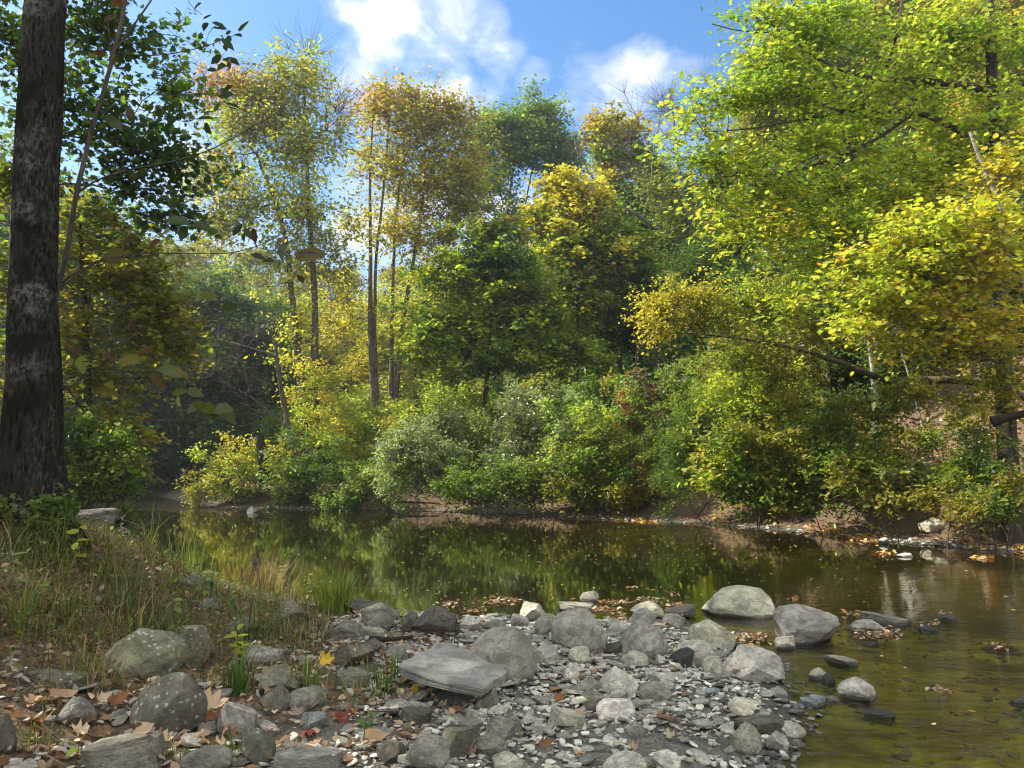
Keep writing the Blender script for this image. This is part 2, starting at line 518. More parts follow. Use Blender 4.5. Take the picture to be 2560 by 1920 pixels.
def leaf_cols(pals, ncl, M_, jit=.16):
    """pals: per-cluster palette names -> per-leaf colours (clusters lean to one shade)"""
    out = np.zeros((ncl, M_, 3))
    for i in range(ncl):
        names = pals[i].split('+')
        a = np.array(PAL[names[rng.integers(len(names))]])
        base = a[rng.integers(len(a))]
        b = np.array(PAL[names[rng.integers(len(names))]])
        pick = b[rng.integers(len(b), size=M_)]
        w = rng.uniform(.15, .85, (M_, 1))
        out[i] = base * (1 - w) + pick * w
    out *= np.exp(rng.normal(0, jit, (ncl, M_, 1)))
    out *= np.exp(rng.normal(0, .08, (ncl, M_, 3)))
    return out.reshape(-1, 3)


# ------------------------------------------------------------------ limbs
def resample(pts, step):
    pts = np.asarray(pts, float)
    seg = np.linalg.norm(np.diff(pts, axis=0), axis=1)
    s = np.concatenate([[0], np.cumsum(seg)])
    n = max(2, int(s[-1] / step) + 1)
    q = np.linspace(0, s[-1], n)
    out = np.stack([np.interp(q, s, pts[:, i]) for i in range(3)], 1)
    for _ in range(2):
        if n > 3: out[1:-1] = .25 * out[:-2] + .5 * out[1:-1] + .25 * out[2:]
    return out


class Skel:
    def __init__(self):
        self.p = np.zeros((60000, 3)); self.par = np.full(60000, -1, int); self.fr = np.zeros(60000); self.n = 0
        self.cont = np.zeros(60000, bool)

    def add(self, p, par, fr=0., cont=True):
        i = self.n
        self.p[i] = p; self.par[i] = par; self.fr[i] = fr; self.cont[i] = cont
        self.n += 1
        return i

    def stem(self, pts, r0, r1, step, attach=False):
        q = resample(pts, step)
        q[1:-1] += rng.normal(0, .012 * step, (max(len(q) - 2, 0), 3))
        par = -1
        if attach:
            d = np.linalg.norm(self.p[:self.n] - q[0], axis=1)
            par = int(np.argmin(d))
        for k, pt in enumerate(q):
            t = k / (len(q) - 1)
            r = r0 + (r1 - r0) * t ** .85
            if par == -1 and k == 0: r *= 1.35
            par = self.add(pt, par, r, cont=k > 0)
        return par

    def reach(self, p, step, droop=.0, up=.15, pen=.7):
        A = self.p[:self.n]
        d = np.linalg.norm(A - p, axis=1)
        cost = d + pen * np.maximum(0, A[:, 2] - p[2])
        j = int(np.argmin(cost))
        a = A[j].copy(); L = d[j]
        if L < 1e-4: return j
        c = (a + p) / 2 + np.array([0, 0, up * L]) + rng.normal(0, .07 * L, 3)
        n = max(1, int(math.ceil(L / step)))
        par = j
        for k in range(1, n + 1):
            t = k / n
            q = (1 - t) ** 2 * a + 2 * t * (1 - t) * c + t * t * p
            if k < n: q = q + rng.normal(0, .03 * step, 3)
            par = self.add(q, par, 0, cont=k > 1)
        return par

    def radii(self, tip, power=.45):
        n = self.n
        w = np.zeros(n); child = np.zeros(n, int)
        for i in range(n):
            if self.par[i] >= 0: child[self.par[i]] += 1
        w[child == 0] = 1
        for i in range(n - 1, -1, -1):
            if self.par[i] >= 0: w[self.par[i]] += w[i]
        r = tip * np.maximum(w, 1) ** power
        fx = self.fr[:n] > 0
        r = np.where(fx, self.fr[:n], r)
        for i in range(n):       # a child limb is never thicker than what carries it
            if self.par[i] >= 0 and not fx[i]: r[i] = min(r[i], r[self.par[i]] * .92)
        return r

    def tubes(self, r, sides=6, rmin=0):
        n = self.n
        idx = np.nonzero(self.par[:n] >= 0)[0]
        par = self.par[idx]
        A = self.p[par]; B = self.p[idx]
        dB = unit(B - A)
        dirn = np.zeros((n, 3)); dirn[idx] = dB
        roots = np.nonzero(self.par[:n] < 0)[0]
        for q in roots:
            ch = idx[par == q]
            dirn[q] = dirn[ch[0]] if len(ch) else (0, 0, 1)
        # mean direction with the continuing child, so rings agree between segments
        ring = dirn.copy()
        cidx = idx[self.cont[idx]]
        np.add.at(ring, self.par[cidx], dirn[cidx])
        ring = unit(ring)
        cont = self.cont[idx]
        dA = np.where(cont[:, None], ring[par], dB)
        rA = np.where(cont, r[par], np.minimum(r[par], r[idx] * 1.25))
        return tube_arrays(A, B, dA, ring[idx], rA, r[idx], sides)


def frame(d):
    d = unit(d)
    ref = np.where(np.abs(d[:, 2:3]) < .95, np.array([[0, 0, 1.]]), np.array([[1., 0, 0]]))
    x = unit(np.cross(ref, d)); y = np.cross(d, x)
    return x, y


def tube_arrays(A, B, dA, dB, rA, rB, sides):
    m = len(A)
    th = np.arange(sides) / sides * 2 * np.pi
    xa, ya = frame(dA); xb, yb = frame(dB)
    # keep the two frames from twisting against each other
    rot = np.arctan2((xb * ya).sum(1), (xb * xa).sum(1))
    ca, sa = np.cos(th), np.sin(th)
    VA = A[:, None] + rA[:, None, None] * (ca[None, :, None] * xa[:, None] + sa[None, :, None] * ya[:, None])
    tb = th[None] - rot[:, None] * 0
    VB = B[:, None] + rB[:, None, None] * (np.cos(tb)[..., None] * xb[:, None] + np.sin(tb)[..., None] * yb[:, None])
    V = np.concatenate([VA, VB], 1).reshape(-1, 3)
    i = np.arange(sides); j = (i + 1) % sides
    q = np.stack([i, j, j + sides, i + sides], 1)
    F = (np.arange(m) * 2 * sides)[:, None, None] + q[None]
    return V, F.reshape(-1, 4)


def merge(parts):
    Vs, Fs, off = [], [], 0
    for V, F in parts:
        Vs.append(V); Fs.append(F + off); off += len(V)
    return np.concatenate(Vs), np.concatenate(Fs)


def ellipsoid_pts(c, rad, n, shell=2.0):
    d = unit(rng.normal(size=(n, 3)))
    r = rng.uniform(0, 1, (n, 1)) ** (1 / (shell + 1.0))
    r = np.where(rng.random((n, 1)) < .55, np.minimum(np.abs(rng.normal(0, .85, (n, 1))), 1.6), r)      # loose, straggling edges
    return c + d * r * rad


def tree(name, label, cat, Y, stems, lobes, leaf=.1, kind='oval', per=60, spread=.45, flat=.45, tip=.006, step=.45,
         limbs=(), bark='bark', bcol=(1, 1, 1), tilt=.55, group=None, twigs=3, matl='leaf', parts=('trunk', 'crown'), depth_k=.8, up=.15,
         droop=.25, base=None, jit=.16, pen=.7, cl=1.0, root_z=None, powr=.45):
    """stems/limbs: [(photo points (u, v[, Y]), r0, r1)]; lobes: (u, v, ru, rv, clusters, palette[, dY[, per]])"""
    if Y > 18: per, leaf, spread = int(per * 1.9), leaf * 1.22, spread * .95
    elif parts[0] == 'stem': per, leaf = int(per * 1.7), leaf * 1.2
    else: per = int(per * 1.5)
    lobes = [lb if len(lb) < 8 else lb[:7] + (int(lb[7] * 1.8),) for lb in lobes]

    def w(q):
        return at_y(q[0], q[1], q[2] if len(q) > 2 else Y)
    S = Skel()
    first = None
    for pts, r0, r1 in stems:
        q = [w(x) for x in pts]
        g = h1(q[0][0], q[0][1]) - .08
        if q[0][2] > g + .03:
            q = [np.array([q[0][0], q[0][1], g])] + q
        if first is None: first = q[0].copy()
        S.stem(q, r0, r1, step)
    if first is None:
        b = base
        first = np.array([b[0], b[1], h1(b[0], b[1]) - .05])
        S.add(first, -1, 0, False)
    for pts, r0, r1 in limbs:
        S.stem([w(x) for x in pts], r0, r1, step, attach=True)
    cs, pals, pers, lsz = [], [], [], []
    for lb in lobes:
        u, v, ru, rv, n, pal = lb[:6]
        dY = lb[6] if len(lb) > 6 else 0
        pe = lb[7] if len(lb) > 7 else per
        n = max(1, int(n * cl))
        c = w((u, v, Y + dY))
        k = (Y + dY) / FPX
        P = ellipsoid_pts(c, np.array([ru * k, depth_k * .5 * (ru + rv) * k, rv * k]), n)
        cs.append(P); pals += [pal] * n; pers += [pe] * n
    C = np.concatenate(cs)
    if parts[0] == 'stem':      # ragged outline: shoots that stand clear of the rest
        sd = C.std(0) + .05; pick = rng.random(len(C)) < .3
        C = C + np.where(pick[:, None], rng.normal(0, .55, C.shape) * sd + np.array([0, 0, .25]) * sd, 0)
    g = hgt(C[:, 0], C[:, 1]) + .12
    C[:, 2] = np.maximum(C[:, 2], g)
    dist = np.array([np.min(np.linalg.norm(S.p[:S.n] - c, axis=1)) for c in C])
    ends = np.zeros(len(C), int)
    for i in np.argsort(dist):
        ends[i] = S.reach(C[i], step, up=up, pen=pen)
    outd = unit(C - S.p[np.maximum(S.par[ends], 0)])
    r = S.radii(tip, powr)
    V1, F1 = S.tubes(r, 6)
    # leaves + twigs
    pers = np.array(pers)
    Pl, Nl, Dl, Sl, Cl, tw = [], [], [], [], [], []
    for pe in np.unique(pers):
        sel = np.nonzero(pers == pe)[0]
        m = len(sel)
        kt = max(3, pe // 13) if pe else twigs + 5
        d = rng.normal(0, 1, (m, kt, 3)) * np.array([1, 1, flat + .2]) + .8 * np.nan_to_num(outd[sel])[:, None]
        if pe == 0: d[..., 2] += .8
        d = unit(d)
        Lk = spread * rng.uniform(.7, 2.1, (m, kt, 1)) * (1 if pe else 1.3)
        A = np.repeat(C[sel], kt, axis=0); dv = (d * Lk).reshape(-1, 3)
        B = A + dv; hang = droop * np.linalg.norm(dv, axis=1) * .45
        if pe: B[:, 2] -= hang
        tw.append(tube_arrays(A, B, unit(B - A), unit(B - A), np.full(len(A), tip * .7), np.full(len(A), tip * .25), 3))
        if pe == 0: continue
        pk = max(1, int(round(pe / kt)))
        t = rng.uniform(.12, 1.05, (len(A), pk, 1))
        side = rng.choice([-1., 1.], (len(A), pk, 1))
        lat = unit(np.cross(dv, np.array([0, 0, 1.])))[:, None]
        P = A[:, None] + dv[:, None] * t + rng.normal(0, 1, (len(A), pk, 3)) * np.array([1, 1, .6]) * (.13 * spread + .35 * leaf)
        P[..., 2] -= hang[:, None] * t[..., 0] ** 2
        P = P.reshape(-1, 3)
        D = unit(dv)[:, None] * .8 + lat * side * rng.uniform(.3, 1.2, side.shape) + rng.normal(0, .3, (len(A), pk, 3)) + np.array([0, 0, -droop])
        D = D.reshape(-1, 3); nl = len(P)
        N = np.array([0, 0, 1.]) + rng.normal(0, tilt, (nl, 3))
        Pl.append(P); Nl.append(N); Dl.append(D)
        Sl.append(leaf * rng.uniform(.45, 1.45, nl))
        Cl.append(leaf_cols([pals[i] for i in sel], m, kt * pk, jit) * (.95 if parts[0] == 'stem' else 1))
    root = thing(name, tuple(first), label, cat, group)
    Vt, Ft = merge([(V1, F1)] + tw) if tw else (V1, F1)
    o = link(parts[0], mk_mesh(parts[0], Vt - first, Ft, None, True, M[bark]), root)
    o.color = (*bcol, 1)
    if Pl:
        V, F, cc = leaf_arrays(np.concatenate(Pl) - first, np.concatenate(Nl), np.concatenate(Dl), np.concatenate(Sl), np.concatenate(Cl), kind)
        link(parts[1], mk_mesh(parts[1], V, F, cc, False, M[matl]), root)
    return root


def shrub(name, label, Y, basepx, lobes, leaf=.06, kind='oval', per=60, spread=.22, cat='shrub', **kw):
    b = at_y(basepx[0], basepx[1], Y)
    kw.setdefault('step', .2); kw.setdefault('tip', .003); kw.setdefault('twigs', 3); kw.setdefault('flat', .7)
    kw.setdefault('bark', 'twig'); kw.setdefault('tilt', .7)
    return tree(name, label, cat, Y, [], lobes, leaf, kind, per, spread, base=b, parts=('stem', 'foliage'), **kw)
# ------------------------------------------------------------------ sky, sun
SUN_AZ, SUN_EL = -80.0, 39.0      # degrees clockwise from +Y (negative: towards -X), and above the horizon
world = bpy.data.worlds.new('World'); scene.world = world
world.use_nodes = True
wt = world.node_tree; wt.nodes.clear()


class WT(NT):
    def __init__(self):
        self.t = wt


W = WT()
wo = wt.nodes.new('ShaderNodeOutputWorld')
sky = W.n('TexSky'); sky.sky_type = 'NISHITA'; sky.sun_disc = False
sky.sun_elevation = R(SUN_EL); sky.sun_rotation = R(SUN_AZ)
sky.altitude = 0; sky.air_density = 1.0; sky.dust_density = .6; sky.ozone_density = 2.2
dirv = W.n('TexCoord').outputs['Generated']
warpn = W.n('TexNoise', Vector=dirv, Scale=5.0, Detail=4.0, Roughness=.6)
wv = W.n('VectorMath', _operation='MULTIPLY_ADD', i0=W.n('VectorMath', _operation='SUBTRACT', i0=warpn.outputs[1], i1=(.5, .5, .5)).outputs[0], i1=(.16, .16, .16), i2=dirv).outputs[0]
CLOUDS = [  # photo pixel of each bank of cloud, radius in photo pixels, weight
    (930, 90, 125, 1.0), (880, 190, 115, .95), (1010, 30, 120, .9), (1150, 60, 130, .85), (1090, 130, 120, .7), (1240, 110, 130, .72), (1310, 90, 80, .55),
    (1020, 215, 110, .7), (1130, 260, 120, .85), (1260, 240, 110, .62), (1370, 190, 90, .42), (1200, 300, 130, .6), (1560, 190, 110, .62), (1640, 230, 130, .75), (1520, 260, 90, .6), (1700, 240, 100, .4),
    (900, 600, 150, .95), (980, 520, 160, .8), (640, 600, 110, .7), (520, 560, 90, .75), (840, 420, 120, .6), (1200, 560, 300, .7), (2150, 330, 260, .75), (1950, 300, 140, .8), (1780, 300, 200, .5),
    (560, 250, 170, .22), (420, 420, 160, .6)]
acc = None
for u, v, rp, wgt in CLOUDS:
    d = ray(u, v); d = d / np.linalg.norm(d)
    ds = W.n('VectorMath', _operation='DISTANCE', i0=wv, i1=tuple(d)).outputs['Value']
    mr = W.n('MapRange', _interpolation_type='SMOOTHERSTEP', Value=ds); W.set(mr, 'i1', rp / FPX * 1.25); W.set(mr, 'i2', rp / FPX * .05)
    W.set(mr, 'i3', 0.0); W.set(mr, 'i4', wgt)
    acc = mr.outputs[0] if acc is None else W.math('MAXIMUM', acc, mr.outputs[0])
sc = W.mapping(dirv, (1, 1, 1.5))
f1 = W.noise(sc, 9, 9, .62, .3)
gen = W.noise(W.mapping(dirv, (1, 1, 2.2)), 3.2, 7, .6, .3)          # unseen cloud added over the rest of the sky as neutral fill light
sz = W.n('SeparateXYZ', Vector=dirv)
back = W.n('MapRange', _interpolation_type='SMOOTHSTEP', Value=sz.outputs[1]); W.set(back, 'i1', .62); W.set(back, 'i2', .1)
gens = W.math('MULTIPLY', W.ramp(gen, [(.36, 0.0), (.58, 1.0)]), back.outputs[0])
cov = W.math('MULTIPLY_ADD', W.math('SUBTRACT', f1, .5), 2.3, acc)
cm = W.ramp(cov, [(.22, 0.0), (.58, .30), (1.1, 1.0)])
cm = W.math('MULTIPLY', cm, W.ramp(acc, [(0.0, 0.0), (.12, 1.0)]))
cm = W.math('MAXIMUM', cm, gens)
shade = W.noise(sc, 6.5, 6, .6, .2)
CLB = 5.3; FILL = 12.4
ccol = W.mix(W.ramp(shade, [(.35, 0.0), (.62, 1.0)]), (CLB * .66, CLB * .72, CLB * .84), (CLB, CLB * 1.0, CLB * 1.0))
hs = W.n('HueSaturation', Color=sky.outputs[0], Saturation=1.32, Value=.95)
ccol = W.mix(gens, ccol, (FILL, FILL * .98, FILL * .935))      # added out-of-view clouds, made brighter to fill the shaded foreground
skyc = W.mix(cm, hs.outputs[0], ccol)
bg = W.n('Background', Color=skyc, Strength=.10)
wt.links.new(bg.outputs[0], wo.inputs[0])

sl = bpy.data.lights.new('sun', 'SUN'); sl.energy = 4.9; sl.angle = R(.53); sl.color = (1.0, .93, .82)
so = bpy.data.objects.new('sun', sl); COL.objects.link(so)
sd = Vector((math.sin(R(SUN_AZ)) * math.cos(R(SUN_EL)), math.cos(R(SUN_AZ)) * math.cos(R(SUN_EL)), math.sin(R(SUN_EL))))
so.rotation_euler = sd.to_track_quat('Z', 'Y').to_euler()
so.location = (-20, 20, 40)

vs = scene.view_settings
vs.view_transform = 'Standard'; vs.look = 'None'; vs.gamma = 1; vs.use_curve_mapping = False; vs.exposure = 1.43
scene.render.engine = 'CYCLES'
cy = scene.cycles
cy.max_bounces = 8; cy.diffuse_bounces = 2; cy.glossy_bounces = 3; cy.transmission_bounces = 4; cy.transparent_max_bounces = 8; cy.volume_bounces = 0
cy.use_denoising = True; cy.filter_width = 1.15
cy.sample_clamp_indirect = 6
cy.caustics_reflective = False; cy.caustics_refractive = False


# ------------------------------------------------------------------ ground and water
def axis(lo, hi, a, b, fine, grow=1.09):
    xs = list(np.arange(a, b + 1e-6, fine))
    s = fine
    while xs[-1] < hi:
        s = min(s * grow, 14); xs.append(xs[-1] + s)
    s = fine; l = []
    x = a
    while x > lo:
        s = min(s * grow, 14); x -= s; l.append(x)
    return np.array(l[::-1] + xs)


gx = axis(-300, 300, -5, 5, .05, 1.06); gy = axis(-60, 420, 2, 10, .05, 1.045)
X, Yg = np.meshgrid(gx, gy)
Z = hgt(X, Yg)
V = np.stack([X, Yg, Z], -1).reshape(-1, 3)
nx, ny = len(gx), len(gy)
ii = (np.arange(ny - 1)[:, None] * nx + np.arange(nx - 1)[None]).ravel()
Fq = np.stack([ii, ii + 1, ii + nx + 1, ii + nx], 1)
gm = mk_mesh('ground', V, Fq, None, True, M['ground'])
dd, ff = shore(V[:, 0], V[:, 1])
zone = np.where(ff, smooth(.15, .7, dd), smooth(.2, 1.4, -V[:, 0] - .25 * wob(V[:, 0], V[:, 1], 2.3, .2)) * smooth(.0, .8, dd))
za = gm.attributes.new('zone', 'FLOAT', 'POINT'); za.data.foreach_set('value', zone.astype(np.float32))
tag(link('ground', gm), kind='structure')

wm = mk_mesh('water', np.array([(-70, -40, 0), (70, -40, 0), (70, 75, 0), (-70, 75, 0)], float), np.array([[0, 1, 2, 3]]), None, False, M['water'])
tag(link('water', wm), kind='structure')
# ------------------------------------------------------------------ the big trunk beside the camera
def big_trunk():
    Y = 5.5
    path = [((72, 1300), 92), ((76, 1240), 80), ((81, 1128), 72), ((86, 1000), 66), ((87, 958), 65), ((84, 780), 59), ((83, 640), 57), ((88, 480), 57), ((97, 325), 57),
            ((106, 160), 54), ((116, 0), 50), ((128, -220), 47), ((140, -480), 42), ((150, -800), 34)]
    pts = np.array([at_y(u, v, Y) for (u, v), _ in path]); rad = np.array([w * Y / FPX for _, w in path])
    g = h1(pts[0, 0], pts[0, 1])
    pts = np.concatenate([[[pts[0, 0], pts[0, 1], g - .15]], pts]); rad = np.concatenate([[rad[0] * 1.3], rad])
    s = np.concatenate([[0], np.cumsum(np.linalg.norm(np.diff(pts, axis=0), axis=1))])
    q = np.linspace(0, s[-1], 520)
    P = np.stack([np.interp(q, s, pts[:, i]) for i in range(3)], 1); rr = np.interp(q, s, rad)
    k = np.ones(17) / 17
    for i in range(3): P[8:-8, i] = np.convolve(P[:, i], k, 'valid')
    rr[8:-8] = np.convolve(rr, k, 'valid')
    n = 200
    th = np.arange(n) / n * 2 * np.pi
    T, Q = np.meshgrid(th, q)
    w1 = T + .10 * np.sin(Q * 5.3) + .07 * np.sin(Q * 11.7 + T * 3); w2 = T + .09 * np.sin(Q * 7.9 + 2) + .06 * np.sin(Q * 17 + T * 5)
    f1 = np.abs(np.sin(w1 * 11 + 1.3 * np.sin(Q * 3.7 + T * 2))); f2 = np.abs(np.sin(w2 * 17 + 1.6 * np.sin(Q * 6.1 - T * 3)))
    furrow = np.minimum(f1, f2) ** .6 - .55 + .16 * np.sin(Q * 43 + 5 * np.sin(T * 7)) * np.sin(T * 29 + Q * 9) + .10 * rng.normal(0, 1, T.shape)
    butt = (.16 * np.sin(T * 5 + .6) + .12 * np.sin(T * 3 + 2) + .10) * np.exp(-Q / .45)
    lump = .035 * np.sin(T * 2 + Q * 1.4) + .03 * np.sin(T * 3 - Q * 2.6) + .02 * np.sin(Q * 6 + T)
    rad2 = rr[:, None] * (1 + .055 * furrow + butt + lump)
    rad2 = rad2 * .93
    V = P[:, None] + np.stack([rad2 * np.cos(T), rad2 * np.sin(T), np.zeros_like(T)], -1)
    i = np.arange(len(q) - 1)[:, None] * n; j = np.arange(n)[None]; j2 = (np.arange(n) + 1) % n
    F = np.stack([i + j, i + j2[None], i + n + j2[None], i + n + j], -1).reshape(-1, 4)
    b = np.array([pts[0, 0], pts[0, 1], g])
    root = thing('maple_tree', tuple(b), 'massive dark furrowed trunk with pale lichen, standing on the grassy bank', 'tree')
    link('trunk', mk_mesh('trunk', V.reshape(-1, 3) - b, F, None, True, M['bark_big']), root)
    # the crown starts above the picture; its shade falls on the stony shore
    S = Skel(); par = -1
    for kk in range(300, 520, 12): par = S.add(P[kk], par, rr[kk], kk > 300)
    C = np.concatenate([ellipsoid_pts(np.array([-4.6, 7.2, 10.6]), np.array([4.4, 4.0, 3.0]), 130, 1.2), ellipsoid_pts(np.array([-1.5, 5.6, 10.4]), np.array([2.6, 3.0, 2.0]), 45, 1.2),
                        ellipsoid_pts(np.array([-7.5, 9.5, 8.6]), np.array([3.0, 2.6, 2.4]), 60, 1.2)])
    lim = 1.35 + .66 * C[:, 1] + 1.0
    C[:, 2] = np.maximum(C[:, 2], np.where(C[:, 0] / C[:, 1] > -.75, lim, 0))
    for i in np.argsort(np.linalg.norm(C - P[400], axis=1)): S.reach(C[i], .5)
    V1, F1 = S.tubes(np.minimum(S.radii(.008), .13), 6)
    link('bough', mk_mesh('bough', V1 - b, F1, None, True, M['bark']), root)
    m, pe = len(C), 85
    off = rng.normal(0, 1, (m, pe, 3)) * np.array([.5, .5, .22])
    Pl = (C[:, None] + off).reshape(-1, 3); off = off.reshape(-1, 3)
    V, F, cc = leaf_arrays(Pl - b, np.array([0, 0, 1.]) + rng.normal(0, .5, Pl.shape), unit(off) + rng.normal(0, .4, Pl.shape), .12 * rng.uniform(.65, 1.3, len(Pl)),
                           leaf_cols(['deep+green'] * m, m, pe), 'maple')
    link('crown', mk_mesh('crown', V, F, cc, False, M['leaf']), root)


big_trunk()


# ------------------------------------------------------------------ the sapling that leans across the sky beside it
def leaf_set(root, base, items, size, cols, name='crown', kind='oval', face=.5, mat='leaf'):
    """items: (photo u, v, Y, size px, angle degrees in the picture)"""
    P, N, D, S, Cc = [], [], [], [], []
    for u, v, Y, px, ang, pal in items:
        p = at_y(u, v, Y); a = R(ang)
        D.append((math.cos(a), rng.normal(0, .35), math.sin(a)))
        N.append((rng.normal(0, .5), -1 + rng.normal(0, .3), .55 + rng.normal(0, .5)))
        L = px * Y / FPX * 1.25
        P.append(p - np.array(D[-1]) * L * .5); S.append(L)
        arr = PAL[pal]; Cc.append(np.array(arr[rng.integers(len(arr))]) * rng.uniform(.40, .68) * (.6 if pal in ('rust', 'yellow') else 1))  # leaf colours darkened to stand in for shade on the sapling
    V, F, cc = leaf_arrays(np.array(P) - base, np.array(N), np.array(D), np.array(S), np.array(Cc), kind)
    link(name, mk_mesh(name, V, F, cc, False, M[mat]), root)


def sapling():
    Y = 6.1
    S = Skel()
    w = lambda L, y=Y: [at_y(u, v, y) for u, v in L]
    main = [(118, 1300), (122, 1100), (130, 880), (140, 722), (159, 675), (191, 484), (228, 325), (260, 228), (285, 130), (302, 60), (317, -20), (335, -140)]
    q = w(main); q[0][2] = h1(q[0][0], q[0][1]) - .05
    S.stem(q, .028, .014, .08)
    br = [([(285, 130), (318, 84), (352, 38), (392, -20), (440, -90)], .0095, .006), ([(191, 484), (244, 448), (325, 423), (447, 401), (529, 374), (610, 330), (700, 277)], .0085, .003),
          ([(291, 132), (368, 140), (435, 134), (515, 116), (570, 94), (600, 84)], .0065, .0025), ([(515, 116), (513, 90), (530, 68), (545, 60)], .003, .002), ([(435, 137), (470, 152), (508, 170), (540, 178)], .003, .002),
          ([(515, 118), (545, 138), (570, 150)], .002, .0015), ([(264, 232), (350, 238), (447, 236), (520, 236), (560, 232)], .0045, .002), ([(200, 470), (150, 440)], .004, .003),
          ([(140, 725), (159, 700), (228, 660), (297, 644), (330, 640)], .010, .005), ([(150, 720), (240, 650), (342, 633), (430, 634), (570, 634), (635, 620), (700, 590), (790, 520)], .0065, .0022),
          ([(334, 648), (430, 690), (549, 742), (600, 770)], .004, .002), ([(155, 960), (160, 945), (244, 930), (366, 927), (420, 922)], .0055, .002), ([(160, 975), (228, 935), (290, 880), (350, 828)], .0055, .0022),
          ([(297, 930), (346, 966), (407, 980), (451, 987), (490, 1010)], .0042, .002), ([(529, 374), (515, 330), (508, 300)], .003, .002), ([(280, 120), (230, 70), (185, 5), (170, -30)], .005, .003), ([(278, 150), (272, 70), (262, 30)], .004, .002),
          ([(450, -40), (478, 18), (505, 36)], .003, .002), ([(400, 600), (450, 600), (520, 612), (600, 640), (660, 670)], .003, .0015), ([(176, 560), (160, 470), (150, 440)], .004, .002)]
    for L, a, b in br: S.stem(w(L), a, b, .05, attach=True)
    base = q[0].copy()
    root = thing('beech_sapling', tuple(base), 'slender leaning sapling close by the big trunk, thin branches reaching across the sky', 'sapling')
    V, F = S.tubes(S.radii(.002), 7)
    o = link('trunk', mk_mesh('trunk', V - base, F, None, True, M['twig']), root)
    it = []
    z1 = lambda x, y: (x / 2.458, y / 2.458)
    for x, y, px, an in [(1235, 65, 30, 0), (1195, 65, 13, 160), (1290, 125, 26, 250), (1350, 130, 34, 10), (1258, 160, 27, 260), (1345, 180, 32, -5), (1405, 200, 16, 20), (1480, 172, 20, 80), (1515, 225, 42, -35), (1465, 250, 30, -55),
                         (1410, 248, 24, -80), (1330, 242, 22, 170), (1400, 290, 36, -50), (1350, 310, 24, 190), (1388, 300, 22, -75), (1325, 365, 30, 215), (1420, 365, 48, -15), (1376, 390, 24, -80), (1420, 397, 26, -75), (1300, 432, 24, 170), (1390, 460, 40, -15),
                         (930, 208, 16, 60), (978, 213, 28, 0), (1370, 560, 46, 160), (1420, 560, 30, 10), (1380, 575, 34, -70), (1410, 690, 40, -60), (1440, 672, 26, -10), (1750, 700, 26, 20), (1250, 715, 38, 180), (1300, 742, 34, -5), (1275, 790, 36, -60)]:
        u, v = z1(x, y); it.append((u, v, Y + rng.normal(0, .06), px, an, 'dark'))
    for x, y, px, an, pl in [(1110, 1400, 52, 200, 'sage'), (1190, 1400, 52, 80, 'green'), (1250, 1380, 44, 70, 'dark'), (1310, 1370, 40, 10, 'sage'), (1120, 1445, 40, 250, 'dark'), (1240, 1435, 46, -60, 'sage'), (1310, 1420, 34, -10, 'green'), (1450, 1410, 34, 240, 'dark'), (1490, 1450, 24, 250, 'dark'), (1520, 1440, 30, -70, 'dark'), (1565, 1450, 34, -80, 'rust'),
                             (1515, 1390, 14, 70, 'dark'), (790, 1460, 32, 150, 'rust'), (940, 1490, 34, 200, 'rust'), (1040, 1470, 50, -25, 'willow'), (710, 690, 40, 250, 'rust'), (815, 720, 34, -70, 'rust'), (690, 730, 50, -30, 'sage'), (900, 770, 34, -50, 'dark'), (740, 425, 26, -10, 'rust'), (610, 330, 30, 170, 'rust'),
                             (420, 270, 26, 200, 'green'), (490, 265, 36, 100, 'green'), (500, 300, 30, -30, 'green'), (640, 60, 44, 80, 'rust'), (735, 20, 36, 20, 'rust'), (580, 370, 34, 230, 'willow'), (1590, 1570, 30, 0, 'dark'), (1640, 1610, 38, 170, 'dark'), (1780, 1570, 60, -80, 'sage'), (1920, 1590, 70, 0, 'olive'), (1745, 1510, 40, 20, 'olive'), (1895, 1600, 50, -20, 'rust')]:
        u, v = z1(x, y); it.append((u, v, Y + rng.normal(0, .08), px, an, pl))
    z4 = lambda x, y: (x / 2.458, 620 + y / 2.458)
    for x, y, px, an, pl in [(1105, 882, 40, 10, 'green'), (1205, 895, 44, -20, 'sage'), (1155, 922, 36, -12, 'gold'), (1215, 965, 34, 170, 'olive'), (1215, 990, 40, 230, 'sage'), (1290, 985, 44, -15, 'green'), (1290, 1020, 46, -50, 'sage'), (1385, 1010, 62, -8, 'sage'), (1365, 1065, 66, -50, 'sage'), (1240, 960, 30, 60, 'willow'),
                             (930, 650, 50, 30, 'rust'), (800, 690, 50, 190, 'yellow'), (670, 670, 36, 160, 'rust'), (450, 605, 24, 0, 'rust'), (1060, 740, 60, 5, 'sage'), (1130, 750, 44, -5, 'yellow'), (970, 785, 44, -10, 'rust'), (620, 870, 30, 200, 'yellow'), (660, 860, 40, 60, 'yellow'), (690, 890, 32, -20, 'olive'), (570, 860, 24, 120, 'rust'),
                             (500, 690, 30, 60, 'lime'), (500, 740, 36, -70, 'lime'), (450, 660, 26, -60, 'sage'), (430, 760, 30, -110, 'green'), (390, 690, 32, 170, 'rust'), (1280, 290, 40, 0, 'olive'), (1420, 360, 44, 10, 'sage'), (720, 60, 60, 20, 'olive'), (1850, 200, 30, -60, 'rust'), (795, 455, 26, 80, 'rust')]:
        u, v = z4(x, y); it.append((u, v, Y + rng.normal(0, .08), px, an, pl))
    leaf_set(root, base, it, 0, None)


sapling()

